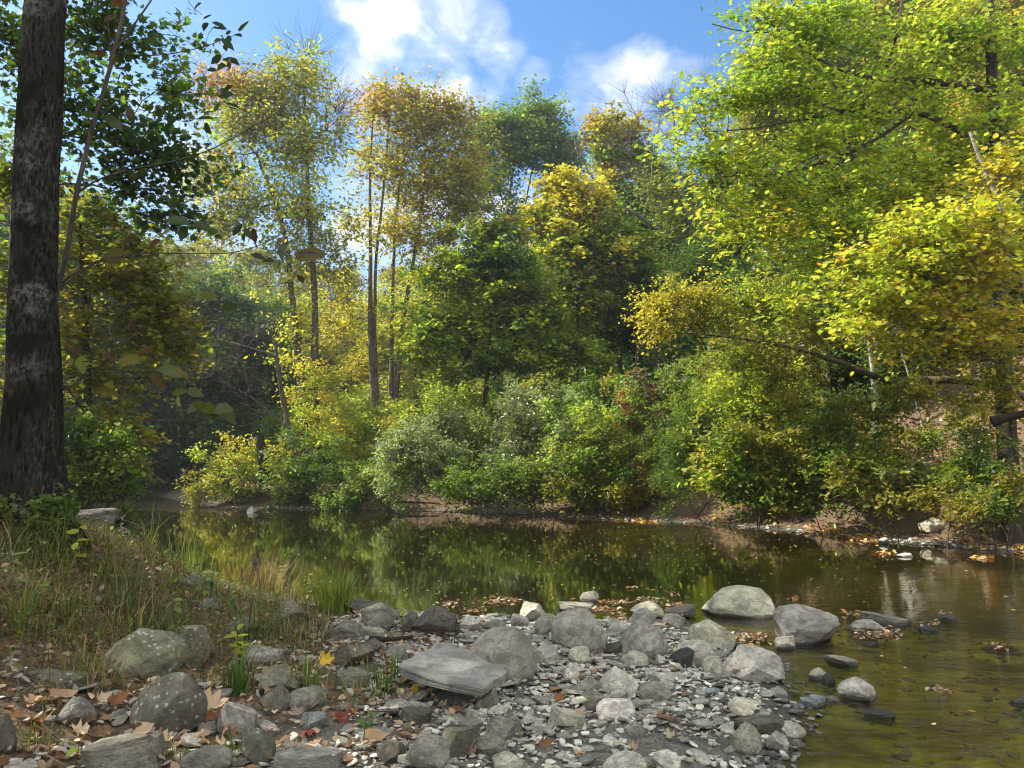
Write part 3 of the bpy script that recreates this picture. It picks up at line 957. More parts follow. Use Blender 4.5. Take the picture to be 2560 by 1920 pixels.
# ------------------------------------------------------------------ trees, from the near banks outwards
T = tree
def w3(x, y, z):     # photo point of a world point (only used to write the next two trees in the same form as the rest)
    f = y * CP + (z - CAMH) * SP
    return (1280 + FPX * x / f, 960 - FPX * (-y * SP + (z - CAMH) * CP) / f, y)

T('oak_tree', 'dark green leafy tree behind the massive trunk, ragged leaves silhouetted against the sky', 'tree', 11,
  [([(30, 1290), (40, 900), (55, 400), (90, 100), (130, -250)], .17, .07)],
  [(250, 60, 120, 100, 24, 'dark+deep'), (60, 120, 120, 190, 26, 'dark+deep'), (395, 232, 62, 42, 9, 'deep+green'), (300, 330, 90, 60, 12, 'dark+deep'), (395, 385, 80, 70, 13, 'dark'),
   (400, 525, 75, 36, 7, 'dark'), (185, 290, 90, 100, 14, 'dark+deep'), (20, 420, 70, 110, 14, 'deep+olive'), (310, 470, 50, 70, 8, 'dark')], .092, 'maple', 62, .40, .4, bcol=(.6, .55, .5), tilt=.7, cl=.72)
def bank_oak(x, y, cz, rx, rz, n, label):
    k = FPX / y
    c = w3(x, y, cz)
    T('oak_tree', label, 'tree', y, [([w3(x, y, h1(x, y) - .1), w3(x + .2, y, cz * .5), w3(x, y, cz), w3(x - .2, y, cz + rz * .6)], .2, .05)],
      [(c[0], c[1] - .3 * rz * k, rx * .9 * k, rz * .6 * k, n, 'deep+green'), (c[0] + .3 * rx * k, c[1] + .3 * rz * k, rx * .7 * k, rz * .6 * k, n, 'deep+green'), (c[0] - .4 * rx * k, c[1] + .3 * rz * k, rx * .6 * k, rz * .6 * k, n // 2, 'deep+green')], .13, 'maple', 75, .5, .35, step=.5, bcol=(.6, .55, .5), depth_k=1.0)


bank_oak(-10.8, 6.4, 8.6, 3.4, 3.6, 46, 'shady bank tree behind the massive trunk, at the very edge of the picture')
bank_oak(-9.2, 2.6, 7.6, 3.0, 3.2, 36, 'shady bank tree beyond the edge of the picture, beside the gravel bar')
T('maple_tree', 'shaded maple with tiers of dull yellow leaves, beside the big trunk near the inlet', 'tree', 14.5,
  [([(215, 1230), (222, 1000), (210, 760), (200, 560)], .12, .03)],
  [(210, 800, 130, 130, 24, 'olgold+olive'), (320, 720, 130, 80, 22, 'olgold+olive'), (400, 790, 95, 40, 14, 'olgold+olive'), (400, 860, 100, 50, 14, 'gold+olgold'), (240, 950, 120, 70, 18, 'olgold+olive'), (320, 1070, 70, 50, 13, 'gold+olgold'),
   (180, 670, 95, 90, 22, 'olgold+olive'), (320, 610, 95, 45, 16, 'olive+olgold'), (20, 700, 60, 190, 18, 'olgold+deep'), (20, 980, 50, 120, 12, 'olgold+olive'), (280, 1130, 60, 40, 9, 'gold+olive'), (230, 540, 100, 60, 14, 'olive+deep')],
  .10, 'maple', 60, .36, .22, bcol=(.55, .5, .45), tilt=.4)
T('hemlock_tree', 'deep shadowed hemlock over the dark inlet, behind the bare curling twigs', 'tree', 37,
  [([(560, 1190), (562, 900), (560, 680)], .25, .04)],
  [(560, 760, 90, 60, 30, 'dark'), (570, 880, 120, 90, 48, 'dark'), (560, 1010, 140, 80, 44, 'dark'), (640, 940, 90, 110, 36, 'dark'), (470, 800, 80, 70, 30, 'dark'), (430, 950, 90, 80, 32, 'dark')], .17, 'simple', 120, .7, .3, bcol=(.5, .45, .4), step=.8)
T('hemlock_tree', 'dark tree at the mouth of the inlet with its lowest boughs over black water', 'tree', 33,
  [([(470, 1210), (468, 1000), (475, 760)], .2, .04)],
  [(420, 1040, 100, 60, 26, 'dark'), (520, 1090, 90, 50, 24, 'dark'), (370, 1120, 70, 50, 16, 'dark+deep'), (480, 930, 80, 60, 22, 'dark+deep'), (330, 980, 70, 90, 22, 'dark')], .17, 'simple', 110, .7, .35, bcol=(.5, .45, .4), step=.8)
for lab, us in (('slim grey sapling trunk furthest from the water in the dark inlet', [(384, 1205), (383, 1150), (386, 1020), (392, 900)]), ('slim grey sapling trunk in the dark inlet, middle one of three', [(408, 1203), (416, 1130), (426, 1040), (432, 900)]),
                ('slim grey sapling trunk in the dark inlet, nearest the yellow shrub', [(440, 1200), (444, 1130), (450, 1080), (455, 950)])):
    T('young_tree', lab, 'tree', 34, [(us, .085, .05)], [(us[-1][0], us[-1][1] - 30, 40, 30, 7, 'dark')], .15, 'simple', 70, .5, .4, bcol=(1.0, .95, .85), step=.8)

T('maple_tree', 'tall double-trunked maple with thin yellow-green leaves and reddish top, at the inlet corner', 'tree', 28,
  [([(765, 1200), (757, 1027), (749, 925), (737, 823), (733, 742), (716, 610), (704, 529), (671, 468), (640, 380)], .20, .05),
   ([(792, 1200), (787, 1007), (785, 905), (789, 795), (785, 681), (773, 561), (769, 448), (765, 325), (761, 203), (757, 140)], .19, .035)],
  [(755, 200, 60, 60, 16, 'lime+willow'), (700, 240, 90, 90, 24, 'willow+olgold'), (560, 225, 60, 55, 12, 'rust+orange'), (630, 230, 70, 70, 14, 'orange+rust+olive'), (620, 330, 120, 90, 38, 'olgold+willow+lime'),
   (760, 370, 80, 110, 34, 'lime+willow'), (550, 430, 80, 80, 18, 'olgold+gold'), (640, 510, 130, 80, 38, 'lime+willow'), (760, 540, 80, 90, 28, 'lime+willow'), (560, 560, 70, 50, 10, 'willow'), (840, 290, 34, 110, 16, 'olive', 0, 0), (840, 300, 34, 110, 5, 'willow', 0, 14),
   (700, 650, 70, 50, 12, 'lime+yellow'), (735, 800, 34, 120, 12, 'lime+yellow'), (800, 660, 50, 60, 10, 'olgold'), (520, 260, 30, 60, 7, 'rust', 0, 12), (690, 165, 60, 40, 7, 'olive', 0, 10), (760, 140, 50, 20, 6, 'olive', 0, 0)],
  .12, 'oval', 46, .76, .7, tip=.010, step=.7, tilt=.8, bcol=(.9, .85, .78), cl=1.15)
T('dead_tree', 'leaning half-dead trunk arching over the inlet with bare curling twigs', 'tree', 25.5,
  [([(778, 1220), (773, 1210), (748, 1160), (732, 1120), (720, 1067), (708, 998), (696, 933), (690, 890), (688, 852)], .13, .055)],
  [(470, 835, 40, 20, 4, 'olive', 0, 0), (560, 850, 60, 30, 7, 'olive', 0, 0), (600, 900, 70, 40, 9, 'olive', 0, 0), (580, 960, 70, 30, 8, 'olive', 0, 0), (650, 830, 50, 40, 7, 'olive', 0, 0), (520, 930, 60, 40, 7, 'olive', 0, 0), (640, 1010, 40, 40, 4, 'olive', 0, 0), (690, 800, 30, 50, 4, 'olive', 0, 0)],
  .10, 'oval', 40, .45, .6, limbs=[([(690, 890), (683, 897), (626, 864), (561, 854), (500, 844), (431, 827)], .055, .012), ([(720, 1070), (690, 1040), (640, 1000), (570, 960)], .035, .010), ([(732, 1115), (700, 1090), (670, 1060), (640, 1030)], .03, .01)],
  tip=.008, twigs=4, bcol=(.85, .8, .72), step=.5)
T('ash_tree', 'ash clump with two slim trunks leaning together and an orange-topped narrow crown', 'tree', 31,
  [([(944, 1120), (940, 1067), (930, 945), (926, 823), (926, 701), (926, 529), (924, 407), (930, 325), (938, 240)], .17, .03), ([(948, 1115), (942, 1000), (936, 820), (938, 671), (942, 610), (959, 488), (967, 366), (975, 264)], .12, .03)],
  [(975, 245, 70, 30, 12, 'orange+ashgold+rust'), (940, 275, 60, 45, 13, 'ashgold+orange'), (1000, 300, 60, 60, 16, 'ashgold+gold'), (925, 370, 40, 90, 9, 'ashgold+yellow', 0, 34), (985, 410, 50, 80, 16, 'ashgold+gold'), (900, 560, 40, 100, 8, 'willow+yellow', 0, 30), (970, 560, 40, 80, 9, 'ashgold+yellow', 0, 44),
   (880, 690, 55, 60, 8, 'gold+yellow'), (880, 790, 50, 50, 8, 'gold+yellow+orange')],
  .125, 'oval', 48, .74, .6, tip=.010, step=.7, bcol=(1.15, 1.05, .95), cl=1.1)
T('ash_tree', 'ash clump with two pale trunks spreading in a V and a full golden-brown crown', 'tree', 31.5,
  [([(968, 1115), (971, 1063), (979, 945), (979, 823), (983, 661), (990, 520), (1005, 420)], .15, .035), ([(975, 1110), (979, 1059), (995, 925), (1007, 803), (1028, 681), (1040, 620), (1052, 549), (1064, 447), (1060, 325)], .18, .03)],
  [(1075, 275, 55, 30, 12, 'rust+ashgold+olgold'), (1130, 300, 50, 40, 12, 'ashgold+olgold'), (1080, 340, 90, 60, 28, 'ashgold+olgold'), (1140, 420, 75, 70, 28, 'ashgold+gold'), (1050, 450, 90, 80, 34, 'ashgold+gold'), (1150, 520, 70, 60, 22, 'ashgold+olgold'), (1020, 570, 90, 80, 17, 'gold+yellow'),
   (1110, 600, 100, 70, 18, 'ashgold+olgold'), (1060, 700, 90, 60, 11, 'yellow+gold'), (1040, 830, 60, 50, 6, 'yellow+lime')],
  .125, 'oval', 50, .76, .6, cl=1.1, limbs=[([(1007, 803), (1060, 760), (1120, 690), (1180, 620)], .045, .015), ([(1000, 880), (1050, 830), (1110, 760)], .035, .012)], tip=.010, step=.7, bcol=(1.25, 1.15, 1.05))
T('oak_tree', 'round-topped green tree rising behind the golden crown, with bare stems showing under its leaves', 'tree', 43,
  [([(1260, 1000), (1262, 800), (1262, 620), (1270, 520), (1285, 400), (1300, 330)], .22, .05), ([(1262, 760), (1300, 600), (1318, 480), (1340, 380)], .12, .04), ([(1262, 700), (1245, 560), (1215, 450), (1205, 380)], .10, .04)],
  [(1265, 320, 80, 45, 26, 'deep+green'), (1345, 300, 65, 40, 22, 'deep+green'), (1375, 360, 60, 55, 20, 'deep'), (1205, 345, 45, 45, 11, 'green+sage'), (1300, 385, 110, 45, 30, 'deep+green'), (1405, 430, 45, 60, 13, 'deep+sage'), (1225, 480, 50, 50, 12, 'green+deep'), (1300, 540, 90, 40, 14, 'deep'), (1190, 430, 25, 50, 5, 'green'), (1390, 500, 40, 50, 9, 'deep+sage')],
  .15, 'oval', 110, .75, .4, tip=.012, step=.9, tilt=.6)
T('maple_tree', 'bright yellow sugar maple in the middle of the far bank, green below its lit top', 'tree', 29,
  [([(1440, 1060), (1442, 900), (1438, 700), (1425, 520)], .18, .04)],
  [(1410, 475, 50, 34, 14, 'yellow+gold'), (1400, 540, 70, 50, 22, 'yellow+lime'), (1465, 510, 60, 50, 19, 'yellow+olive'), (1360, 560, 40, 40, 9, 'yellow+olive'), (1500, 590, 90, 70, 32, 'green+olive'), (1420, 640, 100, 60, 32, 'lime+yellow'), (1540, 670, 100, 70, 30, 'deep+green'), (1430, 730, 100, 60, 30, 'green+olive'), (1380, 800, 80, 50, 18, 'green+lime')],
  .115, 'maple', 85, .55, .28, tip=.009, step=.6, tilt=.45, bcol=(.6, .55, .5))
T('maple_tree', 'green maple with a slim dark trunk and level tiers of leaves, above the pale bushes', 'tree', 26,
  [([(1206, 1130), (1207, 1063), (1211, 1006), (1219, 937), (1223, 897), (1230, 780), (1235, 640)], .13, .03)],
  [(1215, 590, 90, 40, 18, 'olive+green'), (1150, 680, 110, 60, 28, 'green+lime'), (1270, 680, 120, 70, 34, 'green+deep'), (1190, 790, 130, 60, 34, 'green+lime'), (1320, 780, 110, 60, 28, 'deep+olive'), (1090, 830, 80, 70, 20, 'lime+green'), (1340, 860, 100, 50, 22, 'green+lime'), (1180, 890, 110, 50, 18, 'green+deep'), (1420, 900, 80, 50, 15, 'lime+deep'), (1100, 920, 80, 60, 16, 'lime+yellow')],
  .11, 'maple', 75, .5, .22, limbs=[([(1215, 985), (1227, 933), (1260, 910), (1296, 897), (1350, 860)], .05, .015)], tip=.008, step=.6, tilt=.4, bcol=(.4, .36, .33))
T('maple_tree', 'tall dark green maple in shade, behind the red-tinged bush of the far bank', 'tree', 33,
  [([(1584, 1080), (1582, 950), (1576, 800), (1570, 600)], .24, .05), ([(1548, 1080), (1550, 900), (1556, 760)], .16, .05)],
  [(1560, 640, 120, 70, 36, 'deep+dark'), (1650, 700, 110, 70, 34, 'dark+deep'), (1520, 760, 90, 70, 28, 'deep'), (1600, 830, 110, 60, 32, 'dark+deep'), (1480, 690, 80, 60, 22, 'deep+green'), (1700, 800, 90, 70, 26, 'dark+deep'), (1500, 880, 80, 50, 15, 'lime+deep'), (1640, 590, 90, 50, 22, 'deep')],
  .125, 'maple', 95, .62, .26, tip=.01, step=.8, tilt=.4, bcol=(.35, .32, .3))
T('maple_tree', 'small-crowned maple with orange-yellow tips below the bare treetops', 'tree', 35,
  [([(1600, 900), (1590, 700), (1570, 520), (1545, 380)], .18, .04)],
  [(1510, 325, 38, 34, 10, 'gold+olive+orange'), (1565, 340, 44, 40, 12, 'gold+olive'), (1520, 390, 44, 44, 13, 'gold+green'), (1590, 400, 60, 50, 18, 'green+sage'), (1535, 450, 40, 40, 10, 'yellow+gold'), (1620, 470, 60, 50, 17, 'green+sage'), (1570, 520, 60, 50, 14, 'deep+sage')],
  .125, 'maple', 75, .55, .4, tip=.01, step=.8)
T('dead_tree', 'forked tree with bare grey upper branches and a long limb leaning across the maple', 'tree', 32,
  [([(1740, 1000), (1735, 760), (1729, 610), (1717, 541), (1697, 447), (1692, 366), (1684, 285), (1672, 220)], .20, .03), ([(1722, 560), (1745, 488), (1766, 419), (1775, 330), (1780, 240)], .09, .025)],
  [(1645, 480, 55, 50, 14, 'willow+sage'), (1690, 560, 70, 50, 18, 'willow+green'), (1700, 650, 80, 50, 18, 'willow+olive'), (1660, 610, 60, 40, 12, 'olive+green'), (1780, 570, 60, 60, 14, 'deep+green'), (1590, 330, 70, 90, 16, 'olive', 0, 0), (1660, 270, 70, 70, 20, 'olive', 0, 0), (1700, 350, 60, 80, 16, 'olive', 0, 0), (1770, 280, 50, 80, 12, 'olive', 0, 0), (1590, 430, 50, 60, 8, 'olive', 0, 0), (1460, 380, 30, 40, 6, 'olive', 0, 0)],
  .11, 'oval', 55, .6, .6, limbs=[([(1717, 640), (1675, 605), (1666, 578), (1605, 549), (1553, 509), (1512, 468), (1467, 443), (1440, 390), (1432, 330)], .13, .02), ([(1666, 578), (1640, 500), (1622, 430), (1640, 350), (1655, 270)], .05, .015)],
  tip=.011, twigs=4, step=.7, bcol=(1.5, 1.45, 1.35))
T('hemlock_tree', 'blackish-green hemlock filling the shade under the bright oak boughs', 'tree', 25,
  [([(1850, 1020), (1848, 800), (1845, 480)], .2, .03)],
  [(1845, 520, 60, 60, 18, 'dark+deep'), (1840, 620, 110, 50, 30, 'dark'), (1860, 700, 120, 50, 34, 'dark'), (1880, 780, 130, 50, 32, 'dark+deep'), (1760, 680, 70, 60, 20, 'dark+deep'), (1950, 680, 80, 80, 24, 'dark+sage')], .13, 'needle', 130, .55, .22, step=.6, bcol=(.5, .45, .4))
T('hemlock_tree', 'dark evergreen high on the slope behind the yellow leaves, black gaps under its boughs', 'tree', 19,
  [([(2190, 1000), (2188, 700), (2185, 400)], .2, .04)],
  [(2180, 470, 120, 60, 22, 'dark+deep'), (2150, 600, 150, 70, 34, 'dark+deep'), (2250, 740, 160, 80, 40, 'dark'), (2080, 740, 120, 80, 28, 'dark+sage'), (2330, 870, 140, 80, 34, 'dark'), (2150, 860, 130, 70, 30, 'dark'), (2470, 800, 110, 140, 34, 'dark+deep'), (2440, 560, 120, 100, 24, 'deep')], .10, 'needle', 120, .45, .25, step=.5, bcol=(.5, .45, .4))

T('oak_tree', 'great sunlit oak with bright yellow-green lobed leaves and long boughs over the water', 'tree', 12.6,
  [([(2512, 1010), (2505, 800), (2492, 560), (2490, 468), (2494, 407), (2482, 260), (2478, 122), (2470, -100)], .17, .07)],
  [(1900, 40, 60, 45, 11, 'oak+green'), (1930, 130, 55, 55, 12, 'oak+green'), (1990, 60, 80, 60, 16, 'oak+green'), (1960, 220, 90, 45, 16, 'oak+green'), (2090, 120, 65, 50, 12, 'oak+green'), (2080, 30, 80, 36, 11, 'oak+green'), (2300, 60, 80, 60, 14, 'oak+green'), (2260, 180, 90, 50, 15, 'oak'),
   (2420, 110, 110, 90, 22, 'oak+green'), (2530, 60, 60, 90, 11, 'oak+green'), (1880, 250, 60, 40, 10, 'oak+green'), (1790, 270, 70, 30, 9, 'green+oak'), (1730, 300, 45, 26, 5, 'green+oak'), (1770, 370, 60, 44, 11, 'oak+green'), (1850, 400, 60, 50, 11, 'oak'), (1790, 480, 40, 40, 6, 'oak+yellow'), (2050, 260, 100, 40, 15, 'oak'),
   (2190, 280, 110, 50, 18, 'oak+lime'), (2040, 370, 90, 46, 16, 'oak+lime'), (1940, 470, 100, 50, 17, 'oak+lime'), (2080, 470, 120, 50, 20, 'oak+lime'), (2230, 400, 100, 50, 16, 'oak+lime'), (1860, 560, 70, 44, 10, 'oak+yellow'), (1980, 560, 100, 34, 13, 'oak+yellow'), (2110, 580, 120, 34, 17, 'oak+lime'), (2240, 520, 90, 50, 13, 'oak+yellow'),
   (2360, 330, 90, 70, 14, 'oak'), (2060, 660, 90, 34, 13, 'oak+lime'), (1990, 740, 70, 34, 9, 'lime+oak'), (2480, 260, 70, 80, 11, 'oak+lime'), (2110, 720, 60, 30, 7, 'lime+oak'), (2330, 430, 90, 60, 14, 'oak+lime'), (2420, 400, 80, 70, 12, 'oak+lime'), (2350, 540, 80, 50, 11, 'oak+yellow'), (1700, 330, 30, 40, 4, 'oak'), (2530, 330, 50, 90, 9, 'oak+gold'), (2180, 660, 80, 40, 9, 'lime+oak')],
  .10, 'oak', 64, .42, .17, cl=.74,
  limbs=[([(2486, 385), (2440, 372), (2400, 330), (2340, 280), (2290, 275), (2210, 280), (2110, 285), (2035, 262)], .075, .012), ([(2480, 230), (2380, 205), (2205, 199), (2148, 195), (2067, 167), (2026, 130), (2006, 122), (1945, 81), (1904, 37)], .075, .01),
         ([(2490, 400), (2461, 407), (2409, 468), (2380, 517), (2331, 561), (2240, 600), (2120, 610)], .07, .012), ([(2205, 199), (2240, 120), (2256, 0), (2262, -60)], .035, .015), ([(2290, 275), (2200, 350), (2080, 400), (1960, 440), (1830, 440)], .04, .01), ([(1945, 81), (1860, 90), (1780, 60)], .014, .008), ([(2110, 285), (1990, 300), (1860, 330), (1760, 330)], .028, .008)],
  tip=.006, step=.35, tilt=.45, bcol=(.75, .68, .6), droop=.35)
T('birch_tree', 'white-barked birch leaning over the slope, hung with yellow and gold leaves', 'tree', 11.2,
  [([(2600, 1000), (2570, 760), (2547, 671), (2526, 590), (2506, 517), (2470, 450), (2440, 380), (2425, 330)], .065, .022)],
  [(2330, 630, 150, 70, 22, 'oak+lime+yellow'), (2190, 720, 130, 46, 16, 'lime+oak+yellow'), (2470, 560, 110, 90, 19, 'oak+yellow+gold'), (2450, 690, 110, 70, 20, 'gold+yellow'), (2290, 780, 90, 36, 11, 'gold+yellow'), (2150, 790, 70, 30, 8, 'yellow+lime'), (2420, 860, 120, 26, 11, 'gold+yellow'), (2520, 440, 60, 80, 11, 'gold+yellow'),
   (2240, 620, 90, 36, 10, 'yellow+lime'), (2530, 780, 50, 60, 9, 'yellow+gold'), (2400, 780, 80, 36, 9, 'yellow+gold'), (2360, 560, 70, 40, 8, 'yellow+lime'), (2250, 830, 60, 24, 5, 'gold+yellow')],
  .082, 'maple', 62, .38, .15, cl=.85, bark='bark_birch', tip=.005, step=.3, tilt=.45, droop=.3)
T('young_tree', 'low trunk growing out level from the slope, its tip crowned with small yellow leaves', 'tree', 13.6,
  [([(2720, 1060, 12.2), (2540, 985, 12.6), (2498, 958, 12.8), (2433, 952, 13), (2347, 945, 13.2), (2290, 952, 13.3), (2221, 956, 13.5)], .08, .07)],
  [(1660, 770, 60, 40, 13, 'yellow+gold'), (1740, 740, 80, 40, 17, 'yellow+willow'), (1840, 770, 80, 50, 16, 'willow+lime'), (1640, 830, 30, 30, 5, 'yellow+gold'), (1940, 780, 90, 50, 14, 'lime+willow'), (1760, 810, 60, 30, 6, 'yellow+olive'), (1860, 900, 90, 60, 16, 'lime+willow'), (1960, 930, 80, 60, 13, 'willow+olive'), (2050, 840, 70, 40, 8, 'willow+olive')],
  .062, 'oval', 85, .26, .45, limbs=[([(2225, 956, 13.5), (2168, 933, 13.6), (2107, 909, 13.7), (2046, 888, 13.8), (1985, 868, 13.9), (1920, 858, 14), (1855, 846, 14.1), (1823, 840, 14.1), (1741, 834, 14.2), (1680, 830, 14.2)], .066, .014)],
  tip=.005, step=.3, tilt=.75, bcol=(1.25, 1.2, .95))
T('dead_tree', 'thin pale dead sapling standing on the brown leafy slope in front of the level trunk', 'tree', 15.6,
  [([(2313, 1085), (2306, 1062), (2290, 1000), (2270, 930), (2255, 880), (2240, 830), (2228, 780)], .032, .014)], [(2235, 800, 14, 30, 3, 'olive', 0, 0)], .05, 'oval', 20, .2, .5, bark='bark_pale', tip=.003, step=.25)
T('birch_tree', 'short grey-white birch stem in the black gap under the level trunk', 'tree', 16.4,
  [([(2190, 1045), (2187, 1000), (2183, 950), (2180, 905), (2172, 850)], .06, .04)], [(2170, 850, 40, 26, 5, 'willow+olive')], .06, 'oval', 40, .2, .5, bark='bark_birch', step=.3)

# far wood: a few trees of each colouring, copied over the ground behind the far bank
def copy_tree(root, loc, rz, sc, label=None):
    r = root.copy(); COL.objects.link(r); r.location = loc; r.rotation_euler = (0, 0, rz); r.scale = sc
    if label: r['label'] = label
    for ch in list(root.children):
        c = ch.copy(); COL.objects.link(c); c.parent = r
    return r


WOOD = [('green', 'deep+green', 'dark green tree of the wood behind the far bank'), ('dark', 'dark+deep', 'nearly black-green tree of the wood behind the far bank'), ('yel', 'lime+yellow+olive', 'yellowing tree of the wood behind the far bank'),
        ('oli', 'olive+olgold+willow', 'olive-gold tree of the wood behind the far bank'), ('ora', 'gold+olgold+yellow', 'golden-tinted tree of the wood behind the far bank')]
protoW = {}
u0 = 1280
for key, pal, lab in WOOD:
    Y = 40
    H = FPX / Y
    vb = 960 + FPX * 0
    g = at_y(u0, 1175, Y)
    protoW[key] = T('woodland_tree', lab, 'tree', Y, [([(u0, 1170), (u0 + rng.uniform(-14, 14), 800), (u0 + rng.uniform(-14, 14), 420)], .2, .05)],
      [(u0, 420, 80, 70, 18, pal), (u0 - 60, 530, 90, 80, 22, pal), (u0 + 70, 560, 90, 80, 22, pal), (u0 - 20, 660, 140, 80, 26, pal), (u0 + 40, 780, 140, 80, 26, pal), (u0 - 50, 880, 130, 80, 22, pal), (u0 + 50, 990, 120, 70, 14, pal), (u0 - 70, 1050, 90, 50, 8, pal)],
      .19, 'simple', 105, .95, .3, step=1.2, tip=.012, tilt=.6, bcol=(.6, .55, .5), group='trees of the far wood', depth_k=.8)
FAR = [(u, Y, sc_, k) for u, Y, sc_, k in [
    (130, 44, .85, 'dark'), (-40, 34, .85, 'dark'), (60, 37, .8, 'dark'), (170, 34, .7, 'dark'), (-160, 31, .9, 'green'), (-120, 40, 1.0, 'dark'), (250, 40, .62, 'dark'), (460, 40, .55, 'dark'), (-60, 40, .9, 'dark'), (250, 48, .80, 'oli'), (340, 56, .78, 'oli'), (420, 66, .82, 'oli'), (500, 70, .80, 'ora'), (560, 60, .74, 'yel'), (610, 68, .78, 'oli'), (680, 58, .72, 'oli'), (300, 40, .62, 'dark'), (410, 46, .62, 'dark'), (520, 46, .62, 'dark'), (610, 44, .55, 'dark'),
    (700, 46, .58, 'green'), (760, 50, .64, 'yel'), (830, 44, .50, 'yel'), (880, 52, .60, 'oli'), (930, 42, .48, 'ora'), (960, 56, .72, 'yel'), (1040, 46, .62, 'yel'), (1090, 54, .80, 'oli'), (1150, 44, .70, 'green'), (1230, 50, .78, 'yel'), (1290, 40, .60, 'green'), (1350, 48, .80, 'green'), (1420, 42, .72, 'yel'), (1480, 50, .70, 'dark'),
    (1540, 40, .62, 'dark'), (1620, 46, .58, 'green'), (1690, 38, .48, 'dark'), (1760, 44, .46, 'dark'), (1830, 36, .46, 'dark'), (1900, 42, .58, 'green'), (1960, 33, .60, 'oli'), (2040, 38, .84, 'dark'), (2130, 32, .74, 'green'), (2230, 36, .8, 'dark'), (2330, 30, .70, 'oli'), (2430, 34, .8, 'dark'), (2540, 28, .74, 'ora'), (2650, 30, .8, 'green'),
    (200, 62, .9, 'oli'), (60, 56, .95, 'green'), (760, 72, .82, 'oli'), (860, 74, .8, 'oli'), (980, 76, .85, 'oli'), (1120, 74, .92, 'green'), (1260, 72, .95, 'oli')]]
used = set()
for u, Y, s_, k in FAR:
    p = at_y(u, 1160, Y); loc = (p[0], Y, h1(p[0], Y) - .1)
    if k not in used: o = protoW[k]; o.location = loc; o.rotation_euler = (0, 0, rng.uniform(0, 6.28)); o.scale = (s_ * 1.1, s_ * 1.1, s_); used.add(k)
    else: copy_tree(protoW[k], loc, rng.uniform(0, 6.28), (s_ * rng.uniform(1, 1.25),) * 2 + (s_ * rng.uniform(.92, 1.06),))

# ------------------------------------------------------------------ shrubs of the far bank
B = shrub
B('shrub', 'yellow-green bush at the inlet corner around the mossy broken stub', 24.8, (560, 1255), [(560, 1180, 70, 60, 26, 'lime+olive'), (515, 1225, 65, 26, 15, 'olive+willow'), (630, 1160, 50, 55, 15, 'lime+yellow'), (600, 1225, 70, 30, 16, 'willow+green')], .075, per=70, spread=.30)
B('shrub', 'dark green bush at the foot of the double-trunked maple', 24, (790, 1255), [(790, 1165, 60, 70, 22, 'deep+green'), (740, 1220, 60, 34, 15, 'deep+dark'), (850, 1225, 70, 40, 19, 'deep+green'), (700, 1190, 36, 50, 9, 'willow+green')], .08, per=80, spread=.30)
B('shrub', 'low green bush sprawling over the mud between the dark green bush and the silvery one', 22.8, (915, 1262), [(900, 1215, 60, 34, 18, 'green+sage'), (950, 1235, 50, 22, 10, 'green+olive'), (850, 1250, 50, 16, 7, 'green')], .07, per=70, spread=.26)
B('shrub', 'lime-yellow sunlit bush behind the ash trunks', 27, (870, 1180), [(860, 1080, 110, 50, 30, 'lime+yellow'), (800, 1040, 70, 60, 18, 'lime+yellow'), (900, 1150, 100, 50, 22, 'lime+willow'), (980, 1040, 70, 50, 14, 'lime+green'), (800, 950, 60, 50, 12, 'yellow+lime')], .085, per=80, spread=.34)
B('shrub', 'pale silvery-green rounded bush leaning to the water, brightest on the far bank', 21.8, (1040, 1262), [(1000, 1130, 44, 60, 22, 'silver'), (1060, 1110, 60, 50, 20, 'silver+sage'), (985, 1185, 40, 40, 14, 'silver+lime'), (1060, 1190, 80, 60, 30, 'silver+sage'), (1130, 1220, 60, 36, 14, 'sage+silver')], .065, per=85, spread=.26)
B('shrub', 'grey-green tall bush under the slim dark maple trunk', 23.5, (1130, 1230), [(1120, 1060, 70, 56, 20, 'sage+silver'), (1190, 1100, 60, 50, 16, 'sage+green'), (1090, 1010, 40, 40, 8, 'green+lime')], .08, per=75, spread=.32)
B('shrub', 'grey-green bush with drooping glossy leaves, between two green mounds of the far bank', 22.4, (1310, 1240), [(1310, 1020, 70, 50, 18, 'sage+silver'), (1320, 1090, 70, 60, 22, 'sage'), (1270, 1130, 60, 40, 14, 'sage+silver')], .085, per=70, spread=.30, matl='leaf_gloss')
B('shrub', 'low dark green bush overhanging the muddy strip beside the silvery bush', 20.6, (1215, 1272), [(1180, 1215, 70, 34, 20, 'green+deep'), (1250, 1200, 70, 50, 24, 'green+sage'), (1240, 1245, 70, 20, 12, 'green+sage')], .07, per=80, spread=.25)
B('shrub', 'green mounded bush with finer leaves, in the middle of the muddy shoreline', 20.2, (1385, 1272), [(1360, 1170, 80, 50, 26, 'green+sage'), (1420, 1210, 80, 44, 24, 'green+olive'), (1340, 1225, 60, 30, 13, 'green+deep')], .07, per=80, spread=.25)
B('shrub', 'yellowish-green bush below the red-tinged one', 19.6, (1540, 1280), [(1490, 1110, 80, 60, 24, 'green+willow'), (1560, 1170, 90, 60, 30, 'olive+green'), (1500, 1220, 80, 40, 20, 'green+olive'), (1600, 1240, 60, 26, 11, 'olive+rust'), (1440, 1060, 50, 40, 9, 'lime+silver')], .07, per=80, spread=.25)
B('shrub', 'tall bush with dull red leaves at its top, on the far bank', 20.6, (1620, 1200), [(1600, 985, 50, 30, 7, 'red+sage'), (1640, 1020, 60, 36, 17, 'olive+sage+rust'), (1590, 1060, 60, 40, 14, 'sage+green'), (1690, 980, 50, 50, 12, 'sage+green')], .08, per=70, spread=.26)
